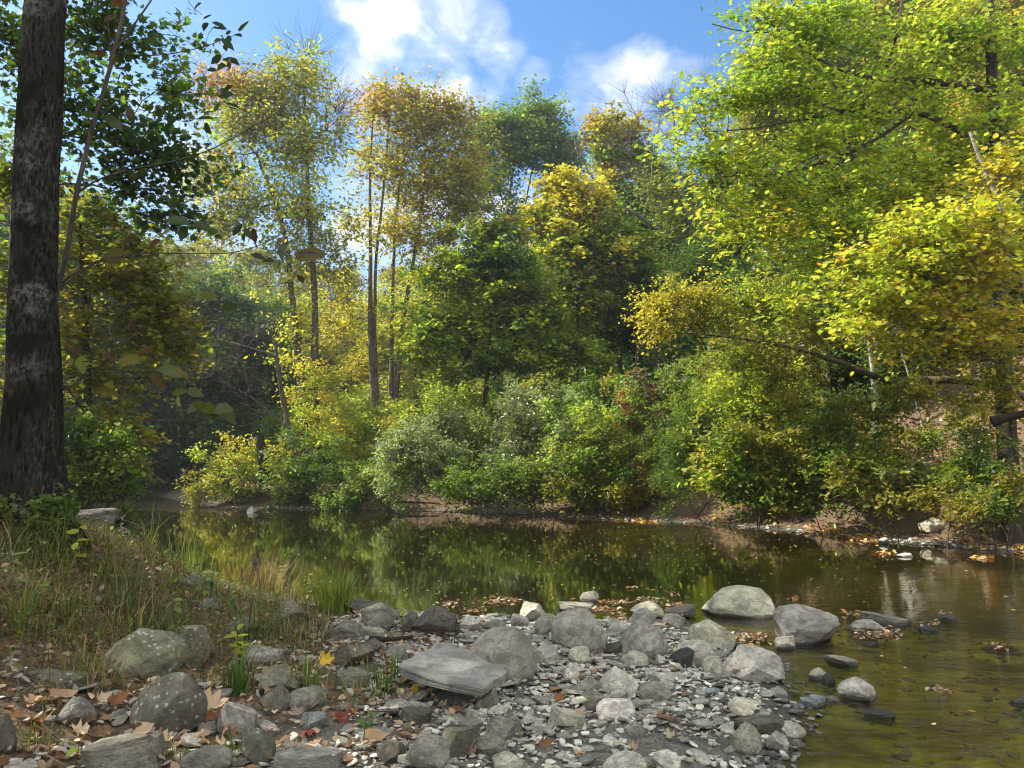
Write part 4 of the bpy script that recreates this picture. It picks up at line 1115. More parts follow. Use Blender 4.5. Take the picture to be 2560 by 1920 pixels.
B('shrub', 'big dense rounded green bush with feathery fine leaves beside the far shore', 17.6, (1760, 1280), [(1740, 1040, 80, 60, 34, 'green'), (1700, 1120, 60, 70, 30, 'green+deep'), (1800, 1110, 90, 80, 38, 'green'), (1690, 1200, 70, 50, 22, 'green+deep'), (1780, 1000, 60, 40, 14, 'green+oak'), (1850, 1020, 70, 70, 20, 'green+oak')], .055, 'narrow', per=110, spread=.22)
B('shrub', 'lime-green bush hanging in a curtain under the level trunk', 15.4, (1890, 1220), [(1870, 960, 90, 60, 30, 'lime+oak'), (1960, 990, 80, 70, 22, 'olive+lime'), (1880, 1040, 80, 50, 18, 'green+lime')], .055, per=80, spread=.2)
B('shrub', 'broad-leaved bush with yellowing leaves at the water beside the rounded green bush', 15.0, (1900, 1300), [(1850, 1120, 90, 60, 24, 'willow+green'), (1940, 1120, 70, 70, 20, 'willow+olive'), (1800, 1180, 60, 44, 13, 'willow+lime'), (1950, 1210, 90, 50, 22, 'green+olive'), (1860, 1220, 80, 40, 17, 'green+deep')], .085, per=44, spread=.22)
B('shrub', 'pale yellow-leaved bush at the water, above the far shore boulder', 12.9, (2240, 1310), [(2180, 1160, 80, 30, 15, 'willow+lime'), (2260, 1190, 80, 36, 17, 'willow+silver'), (2340, 1200, 60, 44, 13, 'lime+willow'), (2210, 1240, 70, 36, 13, 'willow+olive'), (2120, 1200, 40, 30, 5, 'willow')], .08, per=34, spread=.18)
B('shrub', 'ragged dark-stemmed bush overhanging the shaded mud beside the broad-leaved one', 14.6, (2060, 1300), [(2040, 1160, 70, 50, 18, 'olive+green'), (2090, 1220, 70, 44, 16, 'green+willow'), (2010, 1250, 60, 26, 9, 'olive+deep')], .07, per=46, spread=.2)
B('shrub', 'tangled half-bare bush on the steep brown bank behind the pale yellow-leaved one', 14.4, (2280, 1220), [(2220, 1090, 80, 40, 13, 'olive+willow'), (2330, 1110, 80, 40, 12, 'olive+green'), (2400, 1050, 60, 40, 8, 'willow+olive')], .065, per=36, spread=.2)
B('shrub', 'low leafy bush hanging over the leaf-strewn stones at the far shore', 11.6, (2470, 1325), [(2450, 1260, 60, 34, 12, 'olive+green'), (2400, 1290, 40, 18, 5, 'olive')], .06, per=40, spread=.16)
B('shrub', 'thin bush with dusty drooping stems right behind the far shore boulder', 12.2, (2360, 1310), [(2330, 1250, 70, 26, 12, 'willow+olive'), (2390, 1230, 50, 40, 9, 'olive+willow')], .06, per=36, spread=.16)
B('shrub', 'dark green ferny bush on the brown slope', 12.2, (2440, 1240), [(2430, 1120, 44, 60, 17, 'green+deep'), (2400, 1180, 40, 40, 9, 'green'), (2470, 1190, 40, 40, 9, 'deep')], .06, 'narrow', per=70, spread=.18)
B('shrub', 'shaded olive bush at the picture edge above the leaf-strewn shore', 11.0, (2540, 1330), [(2545, 1200, 40, 70, 10, 'olive+deep'), (2510, 1270, 40, 36, 6, 'deep+olive'), (2570, 1270, 40, 60, 6, 'deep')], .06, per=50, spread=.2)
B('shrub', 'yellow-leaved young bush high on the sunlit slope', 12.0, (2500, 1080), [(2500, 950, 70, 50, 15, 'yellow+lime+willow'), (2440, 1010, 60, 30, 8, 'willow+yellow'), (2540, 1020, 40, 40, 7, 'willow+gold')], .075, per=34, spread=.18)
B('shrub', 'sparse olive bush at the foot of the birch stem on the slope', 13.2, (2230, 1130), [(2200, 1030, 70, 40, 12, 'olive+deep'), (2100, 1060, 70, 50, 15, 'olive+deep'), (2280, 980, 60, 40, 9, 'olive+willow')], .07, per=44, spread=.2)
B('shrub', 'dark leafy thicket behind the driftwood log', 13.6, (220, 1300), [(230, 1150, 80, 80, 28, 'deep+green'), (180, 1230, 80, 60, 24, 'deep+sage'), (290, 1240, 40, 50, 12, 'deep+green'), (130, 1120, 60, 100, 18, 'deep')], .075, per=60, spread=.24)
B('shrub', 'black-green weedy thicket at the base of the massive trunk', 5.3, (30, 1390), [(20, 1310, 60, 50, 15, 'dark+sage'), (90, 1330, 60, 40, 13, 'dark+sage'), (10, 1400, 40, 60, 10, 'dark'), (130, 1290, 34, 40, 7, 'deep+sage')], .035, per=44, spread=.08, step=.1)
B('shrub', 'shadowed undergrowth on the mud bank deep in the inlet', 33, (400, 1235), [(360, 1200, 80, 26, 12, 'dark'), (470, 1205, 60, 24, 9, 'dark+deep')], .09, per=60, spread=.4)

# undergrowth of the wood: a few bushes, copied between the trunks
UND = [('lime+willow', 'lime-green undergrowth bush between the trunks of the far wood'), ('green+deep', 'green undergrowth bush between the trunks of the far wood'), ('dark+deep', 'dark undergrowth bush between the trunks of the far wood'), ('olive+olgold', 'olive undergrowth bush between the trunks of the far wood')]
protoU = []
for pal, lab in UND:
    protoU.append(B('woodland_bush', lab, 26, (1280, 1200), [(1280, 1110, 90, 50, 22, pal), (1210, 1150, 70, 40, 15, pal), (1350, 1150, 70, 40, 15, pal), (1290, 1050, 60, 40, 11, pal), (1280, 1170, 110, 24, 14, pal)], .085, 'simple', per=75, spread=.33, cat='bush', group='undergrowth of the far wood'))
US = [(690, 30, 1, 1), (850, 31, 1.2, 0), (920, 33, 1.3, 0), (1010, 30, 1.0, 0), (1060, 35, 1.4, 0), (1130, 29, 1.1, 1), (1180, 33, 1.5, 0), (1260, 30, 1.2, 1), (1330, 34, 1.5, 0), (1400, 29, 1.2, 1), (1450, 26, 1.1, 1), (1500, 31, 1.4, 0), (1560, 27, 1.2, 2), (1620, 30, 1.5, 2), (1660, 24, 1.2, 1), (1720, 27, 1.5, 2), (1790, 23, 1.3, 1),
      (1850, 26, 1.6, 2), (1910, 21, 1.2, 3), (1960, 24, 1.6, 2), (2020, 19, 1.2, 3), (2090, 22, 1.7, 2), (2160, 18.5, 1.2, 2), (2240, 20, 1.5, 2), (2330, 18, 1.3, 2), (2460, 19, 1.5, 2), (2540, 16.5, 1.2, 3), (760, 36, 1.5, 0), (640, 34, 1.2, 2), (2000, 17, .8, 3), (2090, 16.2, .8, 2), (730, 42, 1.8, 0), (960, 42, 1.9, 0), (1240, 42, 1.9, 0), (1420, 40, 2, 2), (1090, 25.6, .9, 1), (1240, 24.8, 1.0, 1), (1390, 23.5, 1.0, 1), (1010, 26, .9, 0), (1480, 22.5, 1.0, 1), (1600, 21.5, .9, 1)]
usedU = set()
for u, Y, s_, k in US:
    p = at_y(u, 1160, Y); loc = (p[0], Y, h1(p[0], Y) - .05)
    if k not in usedU: o = protoU[k]; o.location = loc; o.scale = (s_, s_, s_); usedU.add(k)
    else: copy_tree(protoU[k], loc, rng.uniform(0, 6.28), (s_ * rng.uniform(.9, 1.2), s_ * rng.uniform(.9, 1.2), s_ * rng.uniform(.9, 1.15)))
# ------------------------------------------------------------------ stones
def ico(sub):
    bm = bmesh.new(); bmesh.ops.create_icosphere(bm, subdivisions=sub, radius=1.0)
    V = np.array([v.co[:] for v in bm.verts]); F = np.array([[v.index for v in f.verts] for f in bm.faces]); bm.free()
    return V, F


ICO = {s: ico(s) for s in (2, 3, 5)}


def rock_arrays(kind, seed, sub):
    """a unit stone: x and y within +-.5, z from -.5 to .5"""
    r = np.random.default_rng(seed)
    V, F = ICO[sub]; V = V.copy()
    if kind == 'round': m, lo, hi, kz = 12, .58, .88, .9
    elif kind == 'ang': m, lo, hi, kz = 11, .38, .72, .9
    elif kind == 'slab': m, lo, hi, kz = 9, .55, .82, .25
    else: m, lo, hi, kz = 8, .45, .8, .3          # chip
    V += .10 * np.stack([np.sin(V @ r.normal(0, 1.6, 3) + r.uniform(0, 6)) for _ in range(3)], 1)
    tp = {'round': r.uniform(.05, .30), 'ang': r.uniform(.1, .5)}.get(kind, 0)
    V[:, :2] *= (1 - tp * (V[:, 2:3] + 1) / 2)
    if tp: V[:, :2] += r.normal(0, .18, 2) * (V[:, 2:3] + 1) / 2
    for i in range(m):
        n = r.normal(size=3)
        if kind in ('slab', 'chip'): n[2] *= .18
        n /= np.linalg.norm(n); d = r.uniform(lo, hi)
        over = np.maximum(0, V @ n - d)
        V -= over[:, None] * n * (.98 if kind != 'round' else .9)
    if kind in ('slab', 'chip'):
        tl = r.normal(0, .10, 2)
        for s in (1, -1):
            n = np.array([tl[0], tl[1], s]); n /= np.linalg.norm(n)
            over = np.maximum(0, V @ n - kz); V -= over[:, None] * n * .97
            if s == 1 and r.random() < .7:        # a broken step in the layering
                a = r.uniform(0, 6.28); sd = np.array([math.cos(a), math.sin(a), .0])
                sel = np.clip((V @ sd - r.uniform(.1, .4)) / .10, 0, 1) * (V[:, 2] > 0)
                V[:, 2] -= sel * kz * .35
    fr = 1.0
    for k in range(3 if sub >= 5 else 2):
        fr *= 2.3
        w = r.normal(0, fr, 3); w2 = r.normal(0, fr, 3)
        V += (.05 / fr ** .75) * V * (np.sin(V @ w + r.uniform(0, 6)) * np.sin(V @ w2 + r.uniform(0, 6)))[:, None]
    if sub >= 5:
        for k in range(5):
            w = r.normal(0, 14 + 7 * k, 3)
            V += .008 * V * np.sin(V @ w + r.uniform(0, 6))[:, None] * np.sin(V @ r.normal(0, 11 + 6 * k, 3))[:, None]
    mn, mx = V.min(0), V.max(0)
    return (V - (mn + mx) / 2) / (mx - mn), F


MESHES = {}


def rock_mesh(kind, i, sub, mat='rock', name='rock'):
    key = (kind, i, sub, mat)
    if key not in MESHES:
        V, F = rock_arrays(kind, i * 17 + len(kind) * 101 + 5, sub)
        MESHES[key] = mk_mesh(name, V, F, None, True, M[mat])
        if kind != 'round': MESHES[key].set_sharp_from_angle(angle=R(24 if sub < 5 else 16))
    return MESHES[key]


TONES = {'white': (.50, .49, .455), 'pale': (.40, .39, .36), 'light': (.33, .325, .30), 'mid': (.25, .245, .225), 'grey': (.19, .187, .172), 'olive': (.135, .132, .105), 'dark': (.095, .093, .083), 'black': (.045, .046, .045), 'blue': (.26, .30, .33), 'rusty': (.26, .15, .09)}
TONES = {k: tuple(x * g for x, g in zip(v, (1.62, 1.56, 1.42))) for k, v in TONES.items()}
PLACED = []       # (x, y, radius) of the stones that stand, for scattering round them


def stone(u0, u1, v0, v1, kind, tone, label, rot=0., tilt=0., seed=None, cat=None, name=None, flat=None, water=False, mat='rock', roll=0., deep=.22, yk=None):
    if water: deep = .32
    u = (u0 + u1) / 2
    p = ground(u, v1) if not water else at_z(u, v1, 0)
    if yk is not None: p = at_y(u, v1, yk)
    k = p[1] / FPX
    w = (u1 - u0) * k
    dip = math.atan2(CAMH - p[2], p[1])
    dep = w * (.78 if kind in ('round', 'ang') else .85)
    hh = (v1 - v0) * k
    dsn = dep * math.sin(dip) * (.75 if kind in ('round', 'ang') else .9)
    h = max(math.sqrt(max(hh * hh - dsn * dsn, 0)) / math.cos(dip), .38 * hh) / (1 - deep * .8)
    cx, cy = p[0] * (p[1] + dep * .45) / p[1], p[1] + dep * .45
    gz = p[2] if not water else -0.02
    i = len(PLACED) if seed is None else seed
    nm = name or ('boulder' if w > .26 else 'rock')
    o = link(nm, rock_mesh(kind, i % 60, 5, 'shale' if mat == 'rock' and kind in ('slab', 'chip') else mat, nm))
    o.location = (cx, cy, gz + h * (.5 - deep) + (tilt != 0) * abs(math.sin(tilt)) * w * .18)
    o.scale = (w * 1.04, dep, h)
    o.rotation_euler = (roll, tilt, rot)
    if kind == 'slab' or kind == 'chip': nm = 'slab'
    t = np.array(TONES[tone]) * rng.uniform(.78, 1.1) * np.array([1, rng.uniform(.97, 1.02), rng.uniform(.88, 1.05)])
    o.color = (*t, 1)
    tag(o, label, cat or ('boulder' if w > .26 else 'rock'), 'stones of the gravel bar' if not water else 'stones standing in the creek')
    PLACED.append((cx, cy, w * .5))
    return o


St = stone
# the boulders and rocks one can point at (photo columns and rows, shape, tone, label)
St(1158, 1341, 1580, 1708, 'round', 'grey', 'big brown-grey rounded boulder right behind the tilted flat slab', .3, mat='rock', seed=3)
St(1380, 1518, 1534, 1636, 'round', 'mid', 'dome-shaped grey boulder, largest in the middle of the pebbles', -.2, seed=4)
St(1337, 1402, 1541, 1590, 'round', 'mid', 'smooth grey rock tucked against the back of the dome-shaped boulder', .2, seed=5)
St(1290, 1363, 1511, 1556, 'ang', 'light', 'oblong pale grey rock lying aslant at the water line', .1, tilt=-.25, seed=6)
St(1278, 1322, 1538, 1569, 'round', 'light', 'small smooth rock leaning on the oblong pale rock', 0, seed=7)
St(1555, 1669, 1562, 1652, 'round', 'mid', 'grey boulder with one sloping face, between the dome and the stranded leaves', .5, seed=8)
St(1569, 1643, 1531, 1578, 'round', 'mid', 'egg-shaped grey rock in front of the rounded one by the water', -.1, tilt=-.2, seed=9)
St(1577, 1660, 1508, 1548, 'round', 'mid', 'smooth round-backed rock at the water edge behind the egg-shaped rock', .1, seed=10)
St(1451, 1498, 1472, 1504, 'round', 'light', 'small pale dome of rock standing alone in the still pool', 0, water=True, seed=11)
St(1030, 1146, 1520, 1592, 'ang', 'dark', 'dark blocky rock with a vertical broken face beside dried red stems', .1, seed=12)
St(1010, 1060, 1530, 1585, 'ang', 'dark', 'blackish wedge of rock against the side of the dark blocky rock', .7, seed=13)
St(903, 1003, 1514, 1562, 'ang', 'olive', 'olive-grey low rock at the water edge, between the bright grass tuft and dark block', .3, seed=14)
St(855, 945, 1496, 1538, 'ang', 'dark', 'dark flat-topped rock in the water edge just by the bright grass tuft', .1, seed=15)
St(910, 985, 1536, 1578, 'round', 'olive', 'rounded greenish-grey rock in front of the low olive-grey rock', .2, seed=16)
St(838, 934, 1614, 1668, 'ang', 'olive', 'square-edged lichen-flecked block at the edge of the grass', .15, seed=17, mat='rock_lichen')
St(810, 905, 1556, 1606, 'ang', 'grey', 'flat grey rock with dried crimson weed leaning over it', .4, seed=18)
St(806, 872, 1565, 1602, 'round', 'dark', 'dark reddish-brown round stone under the crimson weed', 0, seed=19)
St(1764, 1932, 1466, 1545, 'round', 'pale', 'largest pale boulder, round-backed, standing in the shallow water', .05, water=True, seed=20, deep=.1)
St(1914, 2096, 1512, 1612, 'ang', 'grey', 'dark grey boulder with a pointed top, right of the largest pale one', .35, water=True, seed=44, deep=.1)
St(1725, 1836, 1560, 1628, 'ang', 'light', 'boulder with a dark shaded side and pale top, against stranded dead leaves', -.2, seed=22)
St(1817, 1955, 1622, 1712, 'ang', 'pale', 'broad whitish boulder nearest the water at the edge of the pebbles', .2, seed=23)
St(1690, 1784, 1610, 1666, 'round', 'pale', 'whitish flat-domed rock behind the black broken block', .1, seed=24)
St(1676, 1742, 1626, 1672, 'ang', 'black', 'black angular block among white pebbles', .3, seed=25)
St(1758, 1808, 1646, 1692, 'round', 'light', 'upright rounded grey stone beside the whitish flat-domed rock', .4, seed=26)
St(2122, 2203, 1547, 1579, 'round', 'light', 'loaf-shaped grey stone in the flowing water, before the long flat one', 0, water=True, seed=27)
St(2154, 2272, 1529, 1563, 'slab', 'grey', 'long flat dark stone lying in the flowing water', -.12, water=True, seed=28)
St(2067, 2144, 1636, 1663, 'ang', 'mid', 'flat wet stone with a pale top in the brown water', .1, water=True, seed=29)
St(2020, 2076, 1664, 1699, 'round', 'light', 'pale round stone in the shallows beside a small black one', 0, water=True, seed=30)
St(2053, 2090, 1680, 1710, 'ang', 'black', 'small black triangular stone in the shallows', .3, water=True, seed=31)
St(2095, 2195, 1696, 1753, 'round', 'pale', 'cream-topped boulder alone in clear shallow water', .2, water=True, seed=32, tilt=.12)
St(2002, 2062, 1734, 1768, 'slab', 'blue', 'bluish flat stone just breaking the surface of the shallows', .5, water=True, seed=33)
St(2164, 2236, 1772, 1796, 'slab', 'black', 'dark wet flat stone in the shallows with a floating leaf at its tip', .1, water=True, seed=34)
St(1822, 1898, 1752, 1806, 'ang', 'white', 'white square-cornered block at the water edge', .08, seed=21)
St(1827, 1904, 1818, 1887, 'ang', 'mid', 'pointed grey rock near the muddy edge of the creek', .5, seed=36)
St(1837, 1953, 1799, 1841, 'slab', 'dark', 'long dark slab lying below the white square block', .25, seed=37, tilt=.1)
St(1914, 1976, 1838, 1886, 'ang', 'light', 'wedge of pale rock half in the shallows beside the pointed grey rock', .9, seed=38)
St(1953, 2014, 1814, 1853, 'ang', 'pale', 'whitish broken rock at the tip of the long dark slab', .2, seed=39)
St(1937, 1990, 1594, 1626, 'round', 'pale', 'small pale rounded rock under the pointed dark boulder', 0, seed=40)
St(2303, 2386, 1297, 1333, 'round', 'light', 'large rounded boulder sitting on the far shore among orange leaves', .1, seed=41, deep=.1)
St(2242, 2283, 1379, 1393, 'ang', 'white', 'white flat stone in the water off the leafy far shore', 0, water=True, seed=42)
St(2195, 2223, 1340, 1360, 'ang', 'pale', 'little pale rock in the raft of floating leaves', 0, water=True, seed=43)
St(2430, 2478, 1347, 1366, 'ang', 'light', 'squared stone in the water by the orange leaves of the far shore', .2, water=True, seed=44)
St(2462, 2508, 1354, 1372, 'ang', 'mid', 'small grey rubble stone next to the squared one by the orange leaves', .4, water=True, seed=45)
St(2362, 2410, 1334, 1348, 'slab', 'light', 'flat pale stone in front of the far shore boulder', .1, water=True, seed=46)
St(2500, 2545, 1362, 1380, 'ang', 'light', 'pale stone of the far shore close to the edge of the picture', .2, water=True, seed=47)
St(617, 647, 1266, 1282, 'ang', 'dark', 'pointed dark stone far out in the pool at the inlet', .2, water=True, seed=48)
St(254, 458, 1584, 1708, 'round', 'olive', 'largest lichen-spotted mossy boulder in the grass', .1, mat='rock_lichen', seed=49)
St(440, 527, 1574, 1677, 'ang', 'olive', 'olive boulder with straight sides right beside the largest lichen-spotted one', .15, mat='rock_lichen', seed=50)
St(328, 506, 1702, 1842, 'round', 'olive', 'lichen-spotted boulder with green sprig before the largest one', .4, mat='rock_lichen', seed=51)
St(76, 205, 1683, 1744, 'slab', 'olive', 'dark slab-like rock half hidden under dry grass', .2, mat='rock_lichen', seed=52)
St(675, 777, 1505, 1566, 'ang', 'olive', 'squarish olive boulder in tall grass left of the bright green tuft', .1, mat='rock_lichen', seed=53)
St(552, 632, 1545, 1592, 'ang', 'olive', 'low greenish rock lost in grass behind the yellow-leaved seedling', .2, mat='rock_lichen', seed=54)
St(649, 738, 1675, 1744, 'ang', 'olive', 'ribbed grey rock beside the big dark green grass clump', .5, seed=55)
St(649, 722, 1720, 1789, 'ang', 'olive', 'greenish triangular rock in front of the ribbed one', .3, seed=56)
St(718, 812, 1730, 1781, 'round', 'grey', 'smooth sloping stone beside the greenish triangular one', .2, tilt=-.15, seed=57)
St(547, 637, 1769, 1850, 'ang', 'grey', 'upright pointed grey stone among curled brown leaves', .4, seed=58)
St(604, 685, 1838, 1912, 'round', 'olive', 'mossy round stone with grass growing up its side', .2, mat='rock_lichen', seed=59)
St(458, 575, 1878, 1940, 'round', 'grey', 'rounded grey stone at the lower edge of the picture under dry leaves', .2, seed=1)
St(215, 398, 1856, 1950, 'slab', 'grey', 'big slanting grey slab at the lower edge of the picture', .3, seed=2, tilt=-.15)
St(144, 230, 1752, 1822, 'ang', 'grey', 'faceted grey rock between two heaps of tan leaves', .6, seed=12)
St(-30, 38, 1800, 1884, 'ang', 'dark', 'mossy dark boulder cut by the picture edge', .1, mat='rock_lichen', seed=13)
St(600, 705, 1618, 1664, 'round', 'grey', 'rounded rock with a rusty stain just above the big grass clump', .2, seed=14)
St(690, 858, 1880, 1940, 'slab', 'grey', 'long flat layered slab at the lower edge of the picture', .15, seed=16)
St(752, 812, 1784, 1828, 'ang', 'blue', 'bluish-grey stone beside a dark red leaf', .2, seed=17)
St(428, 524, 1440, 1490, 'ang', 'olive', 'tan grassy rock high on the bank near the pool', .2, mat='rock_lichen', seed=18)
St(494, 548, 1496, 1530, 'slab', 'mid', 'pale flat stone in the grass high on the bank', .1, seed=19)
St(1018, 1121, 1858, 1928, 'round', 'grey', 'smooth triangular grey stone at the lower edge with one orange leaf', .3, seed=20)
St(942, 1012, 1860, 1912, 'round', 'dark', 'dark rounded cobble under a long curled leaf', .2, seed=21)
St(1100, 1172, 1822, 1899, 'slab', 'dark', 'dark flat shale plate standing on edge beside the sandy patch', .7, tilt=.55, seed=22)
St(1188, 1270, 1850, 1900, 'ang', 'grey', 'grey stone lying aslant with a leaf propped on it', .5, tilt=.35, seed=23)
St(1213, 1302, 1808, 1862, 'slab', 'mid', 'grey angular slab pointing to the water below the leaning slab', .5, tilt=.3, seed=24)
St(1374, 1460, 1784, 1826, 'slab', 'pale', 'whitish wedge-shaped flat stone on the mud', -.3, tilt=.18, seed=25)
St(1494, 1585, 1758, 1806, 'round', 'white', 'chalky white mound-shaped stone half sunk in the mud', .1, seed=26)
St(1258, 1305, 1799, 1833, 'round', 'grey', 'grey cube-like cobble beside a pale blue pebble', .3, seed=27)
St(1164, 1217, 1778, 1806, 'slab', 'pale', 'pale wedge below the stone that props up the slab', .2, seed=28)
St(1126, 1206, 1800, 1822, 'slab', 'mid', 'thin long shale plate below the pale wedge', .1, seed=29)
St(1001, 1080, 1780, 1822, 'slab', 'dark', 'dark pointed slate on pale sand', .4, tilt=.2, seed=30)
St(1184, 1245, 1730, 1779, 'ang', 'grey', 'blocky stone propping up the tilted flat slab', .4, seed=31)
St(1439, 1518, 1732, 1773, 'ang', 'grey', 'grey-brown faceted stone before the cracked white rock', .3, seed=32)
St(1496, 1595, 1678, 1740, 'ang', 'pale', 'cracked white rock, biggest among the small pebbles', .2, seed=33)
St(1418, 1473, 1622, 1665, 'round', 'pale', 'whitish rounded rock below the dome-shaped boulder', .3, seed=34)
St(1406, 1448, 1661, 1705, 'round', 'pale', 'white egg-like cobble in dark chips', .6, seed=35)
St(1561, 1611, 1809, 1845, 'ang', 'mid', 'small triangular stone standing on the mud flat', .3, seed=36)
St(1506, 1607, 1890, 1945, 'ang', 'pale', 'white-topped stone at the lower edge below the mud flat', .2, seed=37)
St(1632, 1704, 1888, 1945, 'ang', 'white', 'bright white stone at the lower edge near the creek', .3, seed=38)
St(1232, 1318, 1896, 1940, 'ang', 'light', 'low pale stone at the lower edge with thin stalks', .1, seed=39)
St(1638, 1712, 1688, 1707, 'slab', 'pale', 'straight-edged pale slate plank lying level on pebbles', .03, seed=40)
St(1427, 1502, 1702, 1738, 'ang', 'mid', 'grey stone with a light ridge left of the cracked white rock', .4, seed=41)
St(1591, 1677, 1714, 1758, 'round', 'mid', 'rounded oblong stone right of the cracked white rock', .2, seed=42)
St(1510, 1578, 1728, 1770, 'ang', 'light', 'pale angular stone below the cracked white rock', .6, seed=43)
St(1146, 1201, 1545, 1578, 'ang', 'pale', 'pale flat stone at the pool edge behind the big brown-grey boulder', .1, seed=44)
St(1207, 1264, 1553, 1582, 'round', 'grey', 'small domed grey rock beside a hoop of dry grass', .1, seed=45)
St(1553, 1624, 1636, 1675, 'ang', 'light', 'pale angular rock in front of the sloping-faced boulder', .3, seed=46)
St(1337, 1404, 1624, 1662, 'slab', 'light', 'flat light grey rock between the dome and the brown-grey boulder', .2, seed=47)
St(1490, 1560, 1622, 1642, 'slab', 'dark', 'thin dark plate tilted against the sloping-faced boulder', .2, tilt=-.35, seed=48)
St(1500, 1580, 1560, 1592, 'ang', 'light', 'pale low rock in the shallow between the dome and the egg-shaped rock', .2, seed=49)
St(1655, 1720, 1540, 1575, 'ang', 'mid', 'ribbed pale rock beside dark wet wood at the water', .3, seed=50)
St(1665, 1742, 1522, 1544, 'slab', 'dark', 'dark flat stone like a plank at the water edge', -.1, seed=51, tilt=-.12)
St(1860, 1893, 1590, 1602, 'ang', 'black', 'small black stone in the still puddle behind the boulders', 0, water=True, seed=52)
St(1400, 1478, 1510, 1530, 'slab', 'light', 'long pale flat rock at the water right behind the dome', .2, seed=53, tilt=.1)
St(1030, 1110, 1556, 1584, 'slab', 'grey', 'flat rock under the dried red stems', .1, seed=54)
St(905, 965, 1602, 1636, 'round', 'dark', 'dark oval cobble between the square block and the dark plank', .1, seed=55)
St(960, 1012, 1618, 1652, 'ang', 'grey', 'tan-grey cube by the corner of the tilted flat slab', .4, seed=56)
St(840, 920, 1680, 1722, 'slab', 'grey', 'layered grey stone in grass below the square-edged block', .2, seed=57)
St(880, 960, 1572, 1600, 'slab', 'mid', 'thin pale slate lying before the greenish rounded rock', .1, seed=58)
St(1040, 1066, 1706, 1726, 'ang', 'pale', 'small white stone under the edge of the tilted slab', .3, seed=59)
St(2150, 2200, 1598, 1612, 'ang', 'black', 'small black stone under the stranded leaf heap in the flow', .2, water=True, seed=12)
St(2350, 2398, 1531, 1549, 'ang', 'black', 'black stone in the flow with an orange leaf caught on it', .2, water=True, seed=13)
St(2300, 2346, 1560, 1577, 'ang', 'black', 'black wet stone rimmed with brown leaves in the flow', .1, water=True, seed=14)
St(2465, 2560, 1614, 1632, 'slab', 'black', 'dark flat stone with wet brown leaves draped over it', .1, water=True, seed=15)
St(2530, 2590, 1735, 1760, 'ang', 'black', 'dark stone breaking the water at the picture edge', .1, water=True, seed=16)


# the tilted flat slab that everything else lies around
def big_slab():
    Y0 = 3.95
    top = [(994, 1660, 3.98, 0), (1050, 1632, 4.2, 0), (1106, 1603, 4.42, 0), (1122, 1604, 4.42, 0), (1196, 1640, 4.2, 0), (1272, 1676, 3.94, 0), (1240, 1697, 3.83, 0), (1207, 1718, 3.70, 0), (1130, 1702, 3.76, 0), (1056, 1684, 3.84, 0)]
    P = np.array([at_y(u, v, y) for u, v, y, _ in top])
    c = P.mean(0)
    q = np.linalg.svd(P - c)[2]; n = q[2] * np.sign(q[2][2])
    P = P - ((P - c) @ n)[:, None] * n
    ex = unit((P[5] - P[0])[None])[0]; ex = unit((ex - n * (ex @ n))[None])[0]; ey = np.cross(n, ex)
    L = np.stack([(P - c) @ ex, (P - c) @ ey], 1)
    bm = bmesh.new()
    th = .055
    tv = [bm.verts.new((x, y, 0)) for x, y in L]
    bv = [bm.verts.new((x * .96, y * .96 + .008, -th)) for x, y in L]
    bm.faces.new(tv); bm.faces.new(bv[::-1])
    for i in range(len(L)):
        j = (i + 1) % len(L)
        bm.faces.new((tv[i], bv[i], bv[j], tv[j]))
    bmesh.ops.recalc_face_normals(bm, faces=bm.faces[:])
    bmesh.ops.bevel(bm, geom=[e for e in bm.edges], offset=.003, segments=1, affect='EDGES', clamp_overlap=True)
    bmesh.ops.triangulate(bm, faces=bm.faces[:])
    for _ in range(7):
        long = [e for e in bm.edges if e.calc_length() > .013]
        if not long: break
        bmesh.ops.subdivide_edges(bm, edges=long, cuts=1)
        bmesh.ops.triangulate(bm, faces=[f for f in bm.faces if len(f.verts) > 3])
    def groove(x, y, c, s_, w_, dp, x0, x1):
        yy = c + s_ * x + .010 * math.sin(x * 21 + c * 40) + .005 * math.sin(x * 53)
        return -dp * math.exp(-((y - yy) / w_) ** 2) * (1 if x0 < x < x1 else 0)
    for v in bm.verts:
        x, y, z = v.co
        r = math.hypot(x, y) + 1e-6
        if z > -.02:
            v.co.z += .003 * math.sin(x * 17 + 3 * math.sin(y * 11)) + .002 * math.sin(y * 31 + x * 9) + groove(x, y, .03, -.25, .006, .010, -.16, .10) + groove(x, y, -.045, -.1, .005, .009, -.02, .22) + groove(x, y, .09, -.45, .004, .006, .06, .2)
            v.co.z += -.007 * min(max((-.065 - .1 * x + .012 * math.sin(x * 19) - y) / .012, 0), 1)
        lay = .003 * math.sin(z * 420 + 8 * x)
        if z < -.006: v.co.x += x / r * lay + .004 * math.sin(y * 45) * x / r; v.co.y += y / r * lay
    me = bpy.data.meshes.new('slab'); bm.to_mesh(me); bm.free()
    me.polygons.foreach_set('use_smooth', np.ones(len(me.polygons), bool))
    me.set_sharp_from_angle(angle=R(28))
    me.materials.append(M['shale'])
    o = link('slab', me)
    m = Matrix((( ex[0], ey[0], n[0], c[0]), (ex[1], ey[1], n[1], c[1]), (ex[2], ey[2], n[2], c[2]), (0, 0, 0, 1)))
    o.matrix_world = m
    o.color = (.37, .36, .32, 1)
    tag(o, 'tilted flat grey slab with layered cracks, biggest flat stone of the shore', 'slab', 'stones of the gravel bar')
    PLACED.append((c[0], c[1], .26))


big_slab()


